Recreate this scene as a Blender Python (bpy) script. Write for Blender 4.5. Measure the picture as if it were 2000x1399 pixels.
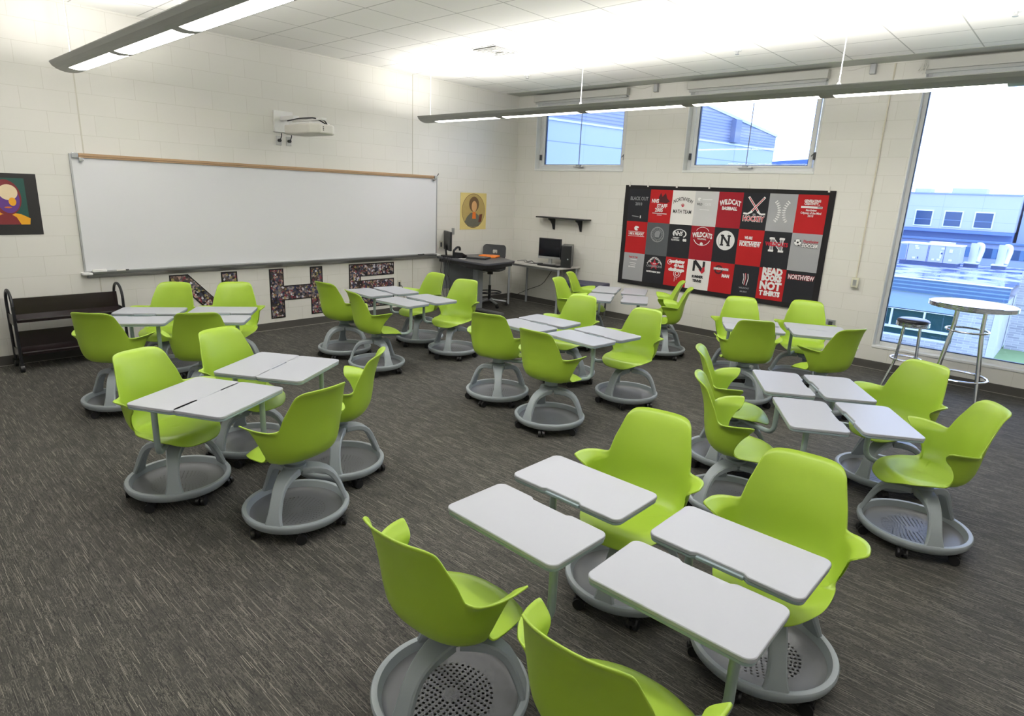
import bpy, bmesh, math, random
from mathutils import Vector, Matrix
random.seed(7)
PI = math.pi
C = bpy.context.scene.collection
S = bpy.context.scene
for o in list(bpy.data.objects): bpy.data.objects.remove(o)

# ------------------------------------------------------------------ camera
def s2l(c):
    return c/12.92 if c <= .04045 else ((c+.055)/1.055)**2.4
def rgb(r, g, b): return (s2l(r/255), s2l(g/255), s2l(b/255), 1)

camd = bpy.data.cameras.new('camera'); cam = bpy.data.objects.new('camera', camd); C.objects.link(cam)
camd.sensor_width = 36; camd.sensor_fit = 'HORIZONTAL'; camd.lens = 1211.6533/2000*36
camd.clip_start = .05; camd.clip_end = 400
rx, ry, rz = 1.3097760, -0.0426090, 0.7499990
M = Matrix.Rotation(rz, 4, 'Z') @ Matrix.Rotation(ry, 4, 'Y') @ Matrix.Rotation(rx, 4, 'X')
cam.matrix_world = Matrix.Translation((7.88466, -8.55513, 1.92780)) @ M
S.camera = cam

# ------------------------------------------------------------------ world, exposure
w = bpy.data.worlds.new('overcast_sky'); S.world = w; w.use_nodes = True
wn = w.node_tree.nodes; wl = w.node_tree.links; wn.clear()
bg = wn.new('ShaderNodeBackground'); wo = wn.new('ShaderNodeOutputWorld')
tc = wn.new('ShaderNodeTexCoord'); sep = wn.new('ShaderNodeSeparateXYZ'); cr = wn.new('ShaderNodeValToRGB')
cr.color_ramp.elements[0].position = 0.0; cr.color_ramp.elements[0].color = (.66, .77, 1.0, 1)
cr.color_ramp.elements[1].position = 0.5; cr.color_ramp.elements[1].color = (.54, .66, 1.0, 1)
wl.new(tc.outputs['Generated'], sep.inputs[0]); wl.new(sep.outputs['Z'], cr.inputs[0])
wl.new(cr.outputs[0], bg.inputs['Color']); bg.inputs['Strength'].default_value = 5.2
wl.new(bg.outputs[0], wo.inputs[0])
S.view_settings.view_transform = 'Standard'; S.view_settings.look = 'None'
S.view_settings.exposure = 0.0; S.view_settings.gamma = 1; S.view_settings.use_curve_mapping = False

UP_POWER = 192.0      # each pendant's uplight
DOWN_POWER = 36.0    # each pendant's downlight
LENS_EMIT = 9.0
WARM = (1.0, .97, .925)

# ------------------------------------------------------------------ materials
MATS = {}
def nodes_of(name):
    m = bpy.data.materials.new(name); m.use_nodes = True
    return m, m.node_tree.nodes, m.node_tree.links, m.node_tree.nodes['Principled BSDF']
def mat(name, col, rough=.5, metal=0, bump=0, bscale=60, var=0, emis=0, spec=.5, coat=0):
    if name in MATS: return MATS[name]
    m, n, l, b = nodes_of(name)
    c = rgb(*col)
    b.inputs['Base Color'].default_value = c
    b.inputs['Roughness'].default_value = rough; b.inputs['Metallic'].default_value = metal
    b.inputs['Specular IOR Level'].default_value = spec
    if coat: b.inputs['Coat Weight'].default_value = coat; b.inputs['Coat Roughness'].default_value = .15
    if emis:
        b.inputs['Emission Color'].default_value = c; b.inputs['Emission Strength'].default_value = emis
    t = n.new('ShaderNodeTexCoord'); no = n.new('ShaderNodeTexNoise'); no.inputs['Scale'].default_value = bscale
    no.inputs['Detail'].default_value = 4
    l.new(t.outputs['Object'], no.inputs['Vector'])
    v = var or .03
    mx = n.new('ShaderNodeMixRGB'); mx.blend_type = 'MULTIPLY'; mx.inputs[0].default_value = 1
    rp = n.new('ShaderNodeValToRGB')
    rp.color_ramp.elements[0].color = (1-v*2, 1-v*2, 1-v*2, 1); rp.color_ramp.elements[1].color = (1+v*.3,)*3+(1,)
    l.new(no.outputs['Fac'], rp.inputs[0]); mx.inputs[1].default_value = c
    l.new(rp.outputs[0], mx.inputs[2]); l.new(mx.outputs[0], b.inputs['Base Color'])
    if bump:
        bp = n.new('ShaderNodeBump'); bp.inputs['Strength'].default_value = bump; bp.inputs['Distance'].default_value = .004
        l.new(no.outputs['Fac'], bp.inputs['Height']); l.new(bp.outputs[0], b.inputs['Normal'])
    MATS[name] = m; return m
def math_node(n, l, op, a, b=None, c=None):
    q = n.new('ShaderNodeMath'); q.operation = op
    for i, x in enumerate((a, b, c)):
        if x is None: continue
        if isinstance(x, (int, float)): q.inputs[i].default_value = x
        else: l.new(x, q.inputs[i])
    return q.outputs[0]
def pos_sep(n, l):
    g = n.new('ShaderNodeNewGeometry'); s = n.new('ShaderNodeSeparateXYZ'); l.new(g.outputs['Position'], s.inputs[0]); return s

def block_wall(name, axis, flip=0.0):
    """painted concrete block, 0.4064 x 0.2032 running bond"""
    m, n, l, b = nodes_of(name); s = pos_sep(n, l)
    cb = n.new('ShaderNodeCombineXYZ')
    l.new(s.outputs[axis], cb.inputs[0]); l.new(math_node(n, l, 'SUBTRACT', s.outputs['Z'], .0729), cb.inputs[1])
    br = n.new('ShaderNodeTexBrick'); l.new(cb.outputs[0], br.inputs['Vector'])
    br.inputs['Scale'].default_value = 1; br.inputs['Brick Width'].default_value = .4064
    br.inputs['Row Height'].default_value = .2032; br.inputs['Mortar Size'].default_value = .0026
    br.inputs['Mortar Smooth'].default_value = .35; br.offset = .5; br.squash = 1
    br.inputs['Color1'].default_value = rgb(217, 216, 209); br.inputs['Color2'].default_value = rgb(220, 218, 212)
    br.inputs['Mortar'].default_value = rgb(204, 202, 193)
    l.new(br.outputs['Color'], b.inputs['Base Color']); b.inputs['Roughness'].default_value = .42
    b.inputs['Specular IOR Level'].default_value = .35
    no = n.new('ShaderNodeTexNoise'); no.inputs['Scale'].default_value = 90; no.inputs['Detail'].default_value = 5
    l.new(s.outputs[axis], cb.inputs[0])
    g = n.new('ShaderNodeNewGeometry'); l.new(g.outputs['Position'], no.inputs['Vector'])
    h = math_node(n, l, 'SUBTRACT', math_node(n, l, 'MULTIPLY', no.outputs['Fac'], .18), br.outputs['Fac'])
    bp = n.new('ShaderNodeBump'); bp.inputs['Strength'].default_value = .22; bp.inputs['Distance'].default_value = .004
    l.new(h, bp.inputs['Height']); l.new(bp.outputs[0], b.inputs['Normal'])
    return m

def carpet():
    """tufted rows 4 mm apart, with broken pale yarn dashes in each row"""
    m, n, l, b = nodes_of('striated_carpet'); s = pos_sep(n, l)
    X, Y = s.outputs['X'], s.outputs['Y']
    def white(u, v):
        cb = n.new('ShaderNodeCombineXYZ')
        for i, q in enumerate((u, v)):
            if isinstance(q, (int, float)): cb.inputs[i].default_value = q
            else: l.new(q, cb.inputs[i])
        w_ = n.new('ShaderNodeTexWhiteNoise'); w_.noise_dimensions = '2D'; l.new(cb.outputs[0], w_.inputs['Vector']); return w_.outputs['Value']
    def mp(v, a, c, lo=0, hi=1):
        r = n.new('ShaderNodeMapRange'); r.inputs['From Min'].default_value = a; r.inputs['From Max'].default_value = c
        r.inputs['To Min'].default_value = lo; r.inputs['To Max'].default_value = hi
        l.new(v, r.inputs['Value']); return r.outputs[0]
    yr = math_node(n, l, 'DIVIDE', Y, .0036); row = math_node(n, l, 'FLOOR', yr)
    fy = math_node(n, l, 'ABSOLUTE', math_node(n, l, 'SUBTRACT', math_node(n, l, 'FRACT', yr), .5))
    line = mp(fy, .36, .16)
    h = white(row, 3.0)
    def dashes(length, lo, hi, sd):
        c = math_node(n, l, 'FLOOR', math_node(n, l, 'ADD', math_node(n, l, 'DIVIDE', X, length), math_node(n, l, 'MULTIPLY', h, 9)))
        return mp(white(c, math_node(n, l, 'ADD', row, sd)), lo, hi)
    # block-like patches where the dashes are denser
    no = n.new('ShaderNodeTexNoise'); no.inputs['Scale'].default_value = 1; no.inputs['Detail'].default_value = 3
    cb = n.new('ShaderNodeCombineXYZ'); l.new(math_node(n, l, 'MULTIPLY', X, 7), cb.inputs[0]); l.new(math_node(n, l, 'MULTIPLY', Y, 16), cb.inputs[1])
    l.new(cb.outputs[0], no.inputs['Vector']); patch = mp(no.outputs['Fac'], .36, .62, .25, 1)
    d1 = dashes(.10, .88, 1.04, 0.5); d2 = dashes(.038, .72, 1.35, 7.5); d3 = dashes(.010, .45, 1.5, 13.5)
    f = math_node(n, l, 'MAXIMUM', d1, math_node(n, l, 'MULTIPLY', math_node(n, l, 'MAXIMUM', d2, math_node(n, l, 'MULTIPLY', d3, .7)), patch))
    f = math_node(n, l, 'MULTIPLY', f, line)
    dark = mp(white(math_node(n, l, 'FLOOR', math_node(n, l, 'ADD', math_node(n, l, 'DIVIDE', X, .11), h)), row), .75, .95)
    m1 = n.new('ShaderNodeMixRGB'); m1.inputs[1].default_value = rgb(61, 60, 57); m1.inputs[2].default_value = rgb(42, 42, 41)
    l.new(dark, m1.inputs[0])
    m2 = n.new('ShaderNodeMixRGB'); m2.inputs[2].default_value = rgb(168, 163, 150)
    l.new(f, m2.inputs[0]); l.new(m1.outputs[0], m2.inputs[1]); l.new(m2.outputs[0], b.inputs['Base Color'])
    b.inputs['Roughness'].default_value = .8; b.inputs['Specular IOR Level'].default_value = .3
    bp = n.new('ShaderNodeBump'); bp.inputs['Strength'].default_value = .25; bp.inputs['Distance'].default_value = .002
    l.new(line, bp.inputs['Height']); l.new(bp.outputs[0], b.inputs['Normal'])
    return m

def ceiling_mat():
    m, n, l, b = nodes_of('acoustic_tile'); s = pos_sep(n, l)
    def grid(ax, off, wd):
        q = math_node(n, l, 'FRACT', math_node(n, l, 'DIVIDE', math_node(n, l, 'ADD', s.outputs[ax], off), .6096))
        q = math_node(n, l, 'ABSOLUTE', math_node(n, l, 'SUBTRACT', q, .5))
        return math_node(n, l, 'GREATER_THAN', q, .5-wd)
    gx = grid('X', -6.041, .010); gy = grid('Y', 2.344, .010)
    g = math_node(n, l, 'MAXIMUM', gx, gy)
    m1 = n.new('ShaderNodeMixRGB'); m1.inputs[1].default_value = rgb(247, 246, 243); m1.inputs[2].default_value = rgb(192, 191, 188)
    l.new(g, m1.inputs[0]); l.new(m1.outputs[0], b.inputs['Base Color']); b.inputs['Roughness'].default_value = .8
    no = n.new('ShaderNodeTexNoise'); no.inputs['Scale'].default_value = 120
    gg = n.new('ShaderNodeNewGeometry'); l.new(gg.outputs['Position'], no.inputs['Vector'])
    h = math_node(n, l, 'SUBTRACT', math_node(n, l, 'MULTIPLY', no.outputs['Fac'], .25), g)
    bp = n.new('ShaderNodeBump'); bp.inputs['Strength'].default_value = .4; bp.inputs['Distance'].default_value = .004
    l.new(h, bp.inputs['Height']); l.new(bp.outputs[0], b.inputs['Normal'])
    return m

def stripes(name, c1, c2, axis, period, duty, rough=.5, axis2=None, period2=1, duty2=.1, off=0):
    m, n, l, b = nodes_of(name); s = pos_sep(n, l)
    def line(ax, p, d):
        q = math_node(n, l, 'FRACT', math_node(n, l, 'DIVIDE', math_node(n, l, 'ADD', s.outputs[ax], off), p))
        return math_node(n, l, 'LESS_THAN', q, d)
    f = line(axis, period, duty)
    if axis2: f = math_node(n, l, 'MAXIMUM', f, line(axis2, period2, duty2))
    m1 = n.new('ShaderNodeMixRGB'); m1.inputs[1].default_value = rgb(*c1); m1.inputs[2].default_value = rgb(*c2)
    l.new(f, m1.inputs[0]); l.new(m1.outputs[0], b.inputs['Base Color']); b.inputs['Roughness'].default_value = rough
    return m

def tray_mat():
    m, n, l, b = nodes_of('perforated_tray')
    b.inputs['Base Color'].default_value = rgb(104, 106, 111); b.inputs['Roughness'].default_value = .45
    t = n.new('ShaderNodeTexCoord'); s = n.new('ShaderNodeSeparateXYZ'); l.new(t.outputs['Object'], s.inputs[0])
    X, Y = s.outputs['X'], s.outputs['Y']
    st = .0165
    r = math_node(n, l, 'SQRT', math_node(n, l, 'ADD', math_node(n, l, 'MULTIPLY', X, X), math_node(n, l, 'MULTIPLY', Y, Y)))
    k = math_node(n, l, 'DIVIDE', r, st); ring = math_node(n, l, 'FLOOR', k)
    dr = math_node(n, l, 'MULTIPLY', math_node(n, l, 'SUBTRACT', math_node(n, l, 'FRACT', k), .5), st)
    cnt = math_node(n, l, 'ADD', math_node(n, l, 'MULTIPLY', ring, 4), 4)
    th = math_node(n, l, 'DIVIDE', math_node(n, l, 'ARCTAN2', Y, X), 2*PI)
    u = math_node(n, l, 'ADD', math_node(n, l, 'MULTIPLY', th, cnt), math_node(n, l, 'MULTIPLY', ring, .37))
    fu = math_node(n, l, 'SUBTRACT', math_node(n, l, 'FRACT', math_node(n, l, 'ADD', u, 400)), .5)
    da = math_node(n, l, 'MULTIPLY', math_node(n, l, 'DIVIDE', fu, cnt), math_node(n, l, 'MULTIPLY', r, 2*PI))
    d = math_node(n, l, 'SQRT', math_node(n, l, 'ADD', math_node(n, l, 'MULTIPLY', dr, dr), math_node(n, l, 'MULTIPLY', da, da)))
    hole = math_node(n, l, 'LESS_THAN', d, .0060)
    ok = math_node(n, l, 'MULTIPLY', math_node(n, l, 'GREATER_THAN', r, .031), math_node(n, l, 'LESS_THAN', r, .163))
    hole = math_node(n, l, 'MULTIPLY', hole, ok)
    tr = n.new('ShaderNodeBsdfTransparent'); mx = n.new('ShaderNodeMixShader')
    out = n['Material Output']
    l.new(hole, mx.inputs[0]); l.new(b.outputs[0], mx.inputs[1]); l.new(tr.outputs[0], mx.inputs[2]); l.new(mx.outputs[0], out.inputs[0])
    return m

def glass_mat(name, tint, refl=.06):
    m, n, l, b = nodes_of(name); n.remove(b)
    tr = n.new('ShaderNodeBsdfTransparent'); tr.inputs[0].default_value = tint
    gl = n.new('ShaderNodeBsdfGlossy'); gl.inputs['Roughness'].default_value = .02
    fr = n.new('ShaderNodeFresnel'); fr.inputs[0].default_value = 1.45
    mx = n.new('ShaderNodeMixShader'); l.new(fr.outputs[0], mx.inputs[0]); l.new(tr.outputs[0], mx.inputs[1]); l.new(gl.outputs[0], mx.inputs[2])
    l.new(mx.outputs[0], n['Material Output'].inputs[0]); return m

def collage_mat(name, seed):
    m, n, l, b = nodes_of(name); s = pos_sep(n, l)
    cb = n.new('ShaderNodeCombineXYZ')
    l.new(math_node(n, l, 'ADD', s.outputs['Y'], seed), cb.inputs[0]); l.new(s.outputs['Z'], cb.inputs[1])
    def layer(sc, cols):
        v = n.new('ShaderNodeTexVoronoi'); v.inputs['Scale'].default_value = sc; l.new(cb.outputs[0], v.inputs['Vector'])
        q = n.new('ShaderNodeSeparateXYZ'); l.new(v.outputs['Color'], q.inputs[0])
        r = n.new('ShaderNodeValToRGB'); r.color_ramp.interpolation = 'CONSTANT'; e = r.color_ramp.elements
        for i, c in enumerate(cols):
            if i < 2: el = e[i]; el.position = i/len(cols)
            else: el = e.new(i/len(cols))
            el.color = rgb(*c)
        l.new(q.outputs[0], r.inputs[0]); return r.outputs[0], q.outputs[1]
    c1, k1 = layer(15, [(38,34,40),(84,70,64),(58,60,80),(112,106,108),(56,50,48),(140,134,138),(70,40,50),(54,60,58)])
    c2, k2 = layer(42, [(28,26,30),(176,146,132),(66,60,74),(196,196,204),(104,84,76),(130,52,66),(40,44,80),(156,134,124),(90,92,104),(150,140,88)])
    mx = n.new('ShaderNodeMixRGB'); l.new(math_node(n, l, 'GREATER_THAN', k2, .38), mx.inputs[0]); l.new(c1, mx.inputs[1]); l.new(c2, mx.inputs[2])
    l.new(mx.outputs[0], b.inputs['Base Color']); b.inputs['Roughness'].default_value = .35
    return m

def shelf_wood_mat():
    return mat('dark_walnut_laminate', (34, 25, 26), .22, var=.15, bscale=9)

GREEN = mat('lime_plastic', (150, 180, 54), .40, bump=.05, bscale=300, var=.01)
GREY = mat('blue_grey_plastic', (146, 154, 159), .42, bump=.04, bscale=300)
ARMG = mat('grey_painted_tube', (146, 160, 160), .35, metal=.15)
LAM = mat('pale_grey_laminate', (160, 163, 171), .4, var=.01)
EDGE = mat('blue_grey_edge', (140, 156, 162), .45)
RUB = mat('black_rubber', (22, 22, 24), .45)
BLK = mat('black_plastic', (24, 25, 28), .38)
DGR = mat('charcoal_plastic', (62, 64, 68), .4)
CHR = mat('chrome', (222, 226, 232), .08, metal=1, var=.005)
ALU = mat('brushed_aluminium', (178, 180, 182), .38, metal=.6)
WHT = mat('white_paint', (232, 232, 230), .4)
OFFW = mat('off_white_plastic', (214, 212, 204), .45)
PEND = mat('pendant_grey', (150, 152, 149), .45, metal=.1)
TRAY = tray_mat()
BASEB = mat('dark_grey_vinyl_base', (74, 72, 68), .55)

# ------------------------------------------------------------------ mesh building
class MB:
    def __init__(s): s.v = []; s.f = []; s.mi = []
    def add(s, vs, fs, mi=0):
        o = len(s.v); s.v += [tuple(p) for p in vs]; s.f += [tuple(i+o for i in f) for f in fs]; s.mi += [mi]*len(fs); return s
    def box(s, a, b, mi=0):
        x0, y0, z0 = a; x1, y1, z1 = b
        vs = [(x0,y0,z0),(x1,y0,z0),(x1,y1,z0),(x0,y1,z0),(x0,y0,z1),(x1,y0,z1),(x1,y1,z1),(x0,y1,z1)]
        return s.add(vs, [(0,3,2,1),(4,5,6,7),(0,1,5,4),(1,2,6,5),(2,3,7,6),(3,0,4,7)], mi)
    def obox(s, c, size, rz=0, ry=0, rx=0, mi=0):
        m = Matrix.Translation(c) @ Matrix.Rotation(rz,4,'Z') @ Matrix.Rotation(ry,4,'Y') @ Matrix.Rotation(rx,4,'X')
        a, b, d = [q/2 for q in size]
        vs = [m @ Vector(p) for p in [(-a,-b,-d),(a,-b,-d),(a,b,-d),(-a,b,-d),(-a,-b,d),(a,-b,d),(a,b,d),(-a,b,d)]]
        return s.add(vs, [(0,3,2,1),(4,5,6,7),(0,1,5,4),(1,2,6,5),(2,3,7,6),(3,0,4,7)], mi)
    def tube(s, pts, r, n=12, caps=True, mi=0, closed=False):
        pts = [Vector(p) for p in pts]; N = len(pts)
        rs = r if isinstance(r, (list, tuple)) else [r]*N
        vs = []; up = None
        for i, p in enumerate(pts):
            if closed: d = pts[(i+1) % N]-pts[i-1]
            else: d = pts[min(i+1, N-1)]-pts[max(i-1, 0)]
            d.normalize()
            if up is None:
                a = Vector((0,0,1)) if abs(d.z) < .9 else Vector((1,0,0)); up = d.cross(a).normalized()
            up = (up-d*up.dot(d)).normalized(); q = d.cross(up)
            for k in range(n):
                t = 2*PI*k/n; vs.append(p+(up*math.cos(t)+q*math.sin(t))*rs[i])
        fs = []
        for i in range(N if closed else N-1):
            j = (i+1) % N
            for k in range(n):
                k2 = (k+1) % n; fs.append((i*n+k, i*n+k2, j*n+k2, j*n+k))
        if caps and not closed: fs += [tuple(range(n-1,-1,-1)), tuple((N-1)*n+k for k in range(n))]
        return s.add(vs, fs, mi)
    def cyl(s, c, r, z0, z1, n=28, mi=0): return s.lathe([(0.0001,z0),(r,z0),(r,z1),(0.0001,z1)], n, c, mi)
    def lathe(s, prof, n=40, c=(0,0), mi=0, closed=False):
        vs = []; fs = []; K = len(prof)
        for i in range(n):
            t = 2*PI*i/n
            for r, z in prof: vs.append((c[0]+r*math.cos(t), c[1]+r*math.sin(t), z))
        for i in range(n):
            j = (i+1) % n
            for k in range(K if closed else K-1):
                k2 = (k+1) % K
                fs.append((i*K+k, j*K+k, j*K+k2, i*K+k2))
        return s.add(vs, fs, mi)
    def prism(s, poly, f, h0, h1, mi=0):
        """poly 2d points, f(u,v,h)->xyz"""
        n = len(poly)
        vs = [f(u,v,h0) for u,v in poly]+[f(u,v,h1) for u,v in poly]
        fs = [tuple(range(n)), tuple(range(2*n-1, n-1, -1))]+[(i, (i+1)%n, n+(i+1)%n, n+i) for i in range(n)]
        return s.add(vs, fs, mi)
    def mesh(s, name, mats, smooth=None):
        me = bpy.data.meshes.new(name); me.from_pydata([tuple(p) for p in s.v], [], s.f)
        for m in (mats if isinstance(mats, (list, tuple)) else [mats]): me.materials.append(m)
        me.polygons.foreach_set('material_index', s.mi)
        bm = bmesh.new(); bm.from_mesh(me); bmesh.ops.recalc_face_normals(bm, faces=bm.faces)
        if smooth is not None:
            for f in bm.faces: f.smooth = True
            for e in bm.edges:
                if len(e.link_faces) == 2 and e.calc_face_angle(0) > math.radians(smooth): e.smooth = False
        bm.to_mesh(me); bm.free(); me.update(); return me
    def build(s, name, mats, parent=None, smooth=35, bevel=0, loc=None):
        return link(name, s.mesh(name, mats, smooth), parent, bevel, loc)
def link(name, me, parent=None, bevel=0, loc=None):
    o = bpy.data.objects.new(name, me); C.objects.link(o)
    if parent: o.parent = parent
    if loc: o.location = loc
    if bevel:
        b = o.modifiers.new('bevel', 'BEVEL'); b.width = bevel; b.segments = 2; b.limit_method = 'ANGLE'; b.angle_limit = math.radians(40)
    return o
def tag(o, label=None, cat=None, group=None, kind=None):
    if label: o['label'] = label
    if cat: o['category'] = cat
    if group: o['group'] = group
    if kind: o['kind'] = kind
    return o
def struct(o): o['kind'] = 'structure'; return o
def thing(name, label, cat, loc=(0,0,0), rz=0, group=None):
    o = bpy.data.objects.new(name, None); C.objects.link(o); o.location = loc; o.rotation_euler = (0,0,rz)
    o.empty_display_size = .1
    return tag(o, label, cat, group)
def rrect(w_, h_, r, n=6):
    pts = []
    for cx, cy, a0 in ((w_/2-r, h_/2-r, 0), (-w_/2+r, h_/2-r, 90), (-w_/2+r, -h_/2+r, 180), (w_/2-r, -h_/2+r, 270)):
        for i in range(n+1):
            t = math.radians(a0+90*i/n); pts.append((cx+r*math.cos(t), cy+r*math.sin(t)))
    return pts
def bend(pts, r, n=6):
    """round the corners of a polyline"""
    pts = [Vector(p) for p in pts]; out = [pts[0]]
    for i in range(1, len(pts)-1):
        a, b, c = pts[i-1], pts[i], pts[i+1]
        rr = min(r, (b-a).length*.49, (c-b).length*.49)
        p = b+(a-b).normalized()*rr; q = b+(c-b).normalized()*rr
        for k in range(n+1):
            t = k/n; out.append(p*(1-t)**2+b*2*t*(1-t)+q*t*t)
    out.append(pts[-1]); return out
def interp(x, xs, ys):
    if x <= xs[0]: return ys[0]
    for i in range(1, len(xs)):
        if x <= xs[i]:
            t = (x-xs[i-1])/(xs[i]-xs[i-1]); return ys[i-1]+(ys[i]-ys[i-1])*t
    return ys[-1]
def smooth_table(xs, ys, n=120, passes=8):
    X = [xs[0]+(xs[-1]-xs[0])*i/n for i in range(n+1)]; Y = [interp(x, xs, ys) for x in X]
    for _ in range(passes): Y = [Y[0]]+[(Y[i-1]+2*Y[i]+Y[i+1])/4 for i in range(1, n)]+[Y[-1]]
    return lambda x: interp(x, X, Y)
def sstep(x, a, b):
    t = max(0, min(1, (x-a)/(b-a))); return t*t*(3-2*t)
def text_mesh(body, size, bold=0.0, align='CENTER', shear=0.0, spacing=1.0):
    cu = bpy.data.curves.new('t', 'FONT'); cu.body = body; cu.size = size; cu.align_x = align; cu.align_y = 'CENTER'
    cu.offset = bold; cu.resolution_u = 2; cu.shear = shear; cu.space_character = spacing; cu.space_line = .85
    ob = bpy.data.objects.new('t', cu); C.objects.link(ob)
    dg = bpy.context.evaluated_depsgraph_get(); ev = ob.evaluated_get(dg); me = ev.to_mesh()
    vs = [tuple(v.co) for v in me.vertices]; fs = [tuple(p.vertices) for p in me.polygons]
    ev.to_mesh_clear(); bpy.data.objects.remove(ob); bpy.data.curves.remove(cu)
    return vs, fs
TOP = {}

# ------------------------------------------------------------------ room shell
H = 3.549; RX = 9.2; RY = -9.25; TH = .22
WINS = [(.43, 2.26, 2.33, 3.42), (3.27, 5.10, 2.33, 3.42), (6.11, 7.94, .285, 3.42)]
CMUX = block_wall('painted_block_window_wall', 'X'); CMUY = block_wall('painted_block_board_wall', 'Y')
def wall_with_holes(name, wins, m):
    xs = sorted({-TH, RX+TH}|{a for q in wins for a in q[:2]}); zs = sorted({0, H+.2}|{a for q in wins for a in q[2:]})
    mb = MB()
    for i in range(len(xs)-1):
        for j in range(len(zs)-1):
            cx = (xs[i]+xs[i+1])/2; cz = (zs[j]+zs[j+1])/2
            if any(a < cx < b and c < cz < d for a,b,c,d in wins): continue
            mb.box((xs[i],0,zs[j]), (xs[i+1],TH,zs[j+1]))
    return struct(mb.build(name, m, smooth=None))
wall_with_holes('wall_back', WINS, CMUX)
struct(MB().box((-TH,RY-TH,0), (0,0,H+.2)).build('wall_left', CMUY, smooth=None))
struct(MB().box((RX,RY-TH,0), (RX+TH,0,H+.2)).build('wall_right', CMUY, smooth=None))
struct(MB().box((0,RY-TH,0), (RX,RY,H+.2)).build('wall_front', CMUX, smooth=None))
struct(MB().box((-TH,RY-TH,-.2), (RX+TH,TH,0)).build('floor', carpet(), smooth=None))
struct(MB().box((0,RY,H), (RX,-.33,H+.08)).build('ceiling', ceiling_mat(), smooth=None))
struct(MB().box((0,-.33,H-.004), (RX,0,H+.08)).build('trim_1', mat('ceiling_border_panel', (176,180,172), .6), smooth=None))
# control joints in the block wall
JNT = mat('joint_sealant', (196,193,180), .6)
struct(MB().box((0,-2.35,.1), (.003,-2.338,H)).box((0,-6.645,.1), (.003,-6.633,H)).build('trim_2', JNT, smooth=None))
struct(MB().box((0,RY,0), (.012,0,.1)).build('baseboard_left', BASEB, bevel=.004))
struct(MB().box((0,-.012,0), (RX,0,.1)).build('baseboard_back', BASEB, bevel=.004))
struct(MB().box((RX-.012,RY,0), (RX,0,.1)).build('baseboard_right', BASEB, bevel=.004))
PALEL = mat('pale_floor_edge', (150,146,138), .7)
struct(MB().box((.012,RY,0), (.02,0,.004)).box((0,-.02,0), (RX,-.012,.004)).build('trim_3', PALEL, smooth=None))

FRM = mat('anodised_window_frame', (222,224,224), .4, metal=0)
GL = glass_mat('window_glass', (.86,.91,1,1))
BLU = mat('gasket_dark', (52,74,104), .5)
REV = mat('painted_reveal', (226,228,226), .4)
for i, (x0, x1, z0, z1) in enumerate(WINS):
    big = i == 2
    yf = .11; fw = .065 if not big else .055
    w_ = thing('window_%d' % (i+1), None, None, (0,0,0)); struct(w_)
    fr = MB()
    fr.box((x0,yf,z0), (x0+fw,yf+.07,z1)); fr.box((x1-fw,yf,z0), (x1,yf+.07,z1))
    fr.box((x0+fw,yf,z0), (x1-fw,yf+.07,z0+fw)); fr.box((x0+fw,yf,z1-fw), (x1-fw,yf+.07,z1))
    fr.build('window_frame', FRM, w_, bevel=.004)
    if not big:
        sa = MB(); g = fw+.012
        a, b, c, d = x0+g, x1-g, z0+g*.8, z1-g
        t = .05
        sa.box((a,yf-.012,c),(a+t,yf+.04,d)); sa.box((b-t,yf-.012,c),(b,yf+.04,d)); sa.box((a+t,yf-.012,c),(b-t,yf+.04,c+.028)); sa.box((a+t,yf-.012,d-t),(b-t,yf+.04,d))
        sa.build('sash', FRM, w_, bevel=.004)
        ga = MB(); u = .014
        a2, b2, c2, d2 = a+t, b-t, c+.028, d-t
        ga.box((a2,yf-.004,c2),(a2+u,yf+.03,d2)); ga.box((b2-u*.5,yf-.004,c2),(b2,yf+.03,d2)); ga.box((a2,yf-.004,c2),(b2,yf+.03,c2+u*.4)); ga.box((a2,yf-.004,d2-u),(b2,yf+.03,d2))
        ga.build('gasket', BLU, w_)
        MB().box((a2,yf+.012,c2), (b2,yf+.02,d2)).build('pane', GL, w_)
        xm = (x0+x1)/2-.02
        lt = MB().box((xm-.10,yf-.05,z0+.045),(xm+.10,yf-.012,z0+.062)).box((xm-.035,yf-.06,z0+.055),(xm+.035,yf-.015,z0+.085)).build('latch', ALU, w_, bevel=.003)
        MB().tube([(xm+.01,yf-.035,z0+.08),(xm+.01,yf-.035,z1-.08)], .006, 8).build('pull_rod', mat('rod_grey', (120,126,136), .4), w_)
        for sx in (x0+fw-.01, x1-fw+.01):
            MB().box((sx-.012,yf-.04,z0+.16),(sx+.012,yf-.004,z0+.25)).tube([(sx,yf-.04,z0+.24),(sx+(.03 if sx<xm else -.03),yf-.06,z0+.20)],.006,8).build('side_clip', DGR, w_)
    else:
        u = .010
        ga = MB(); a2, b2, c2, d2 = x0+fw, x1-fw, z0+fw, z1-fw
        ga.box((a2,yf-.004,c2),(a2+u,yf+.03,d2)); ga.box((b2-u,yf-.004,c2),(b2,yf+.03,d2)); ga.box((a2,yf-.004,c2),(b2,yf+.03,c2+u)); ga.box((a2,yf-.004,d2-u),(b2,yf+.03,d2))
        ga.build('gasket', BLU, w_)
        MB().box((a2+.002,yf+.012,c2+.002), (b2-.002,yf+.02,d2-.002)).build('pane', GL, w_)
    # reveal lining with a rounded nosing
    rv = MB()
    rv.box((x0-.001,-.004,z0-.0),(x0+.012,yf,z1)); rv.box((x1-.012,-.004,z0),(x1+.001,yf,z1)); rv.box((x0,-.008,z0-.02),(x1,yf,z0+.012))
    rv.build('reveal_lining', REV, w_, bevel=.006)
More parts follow.
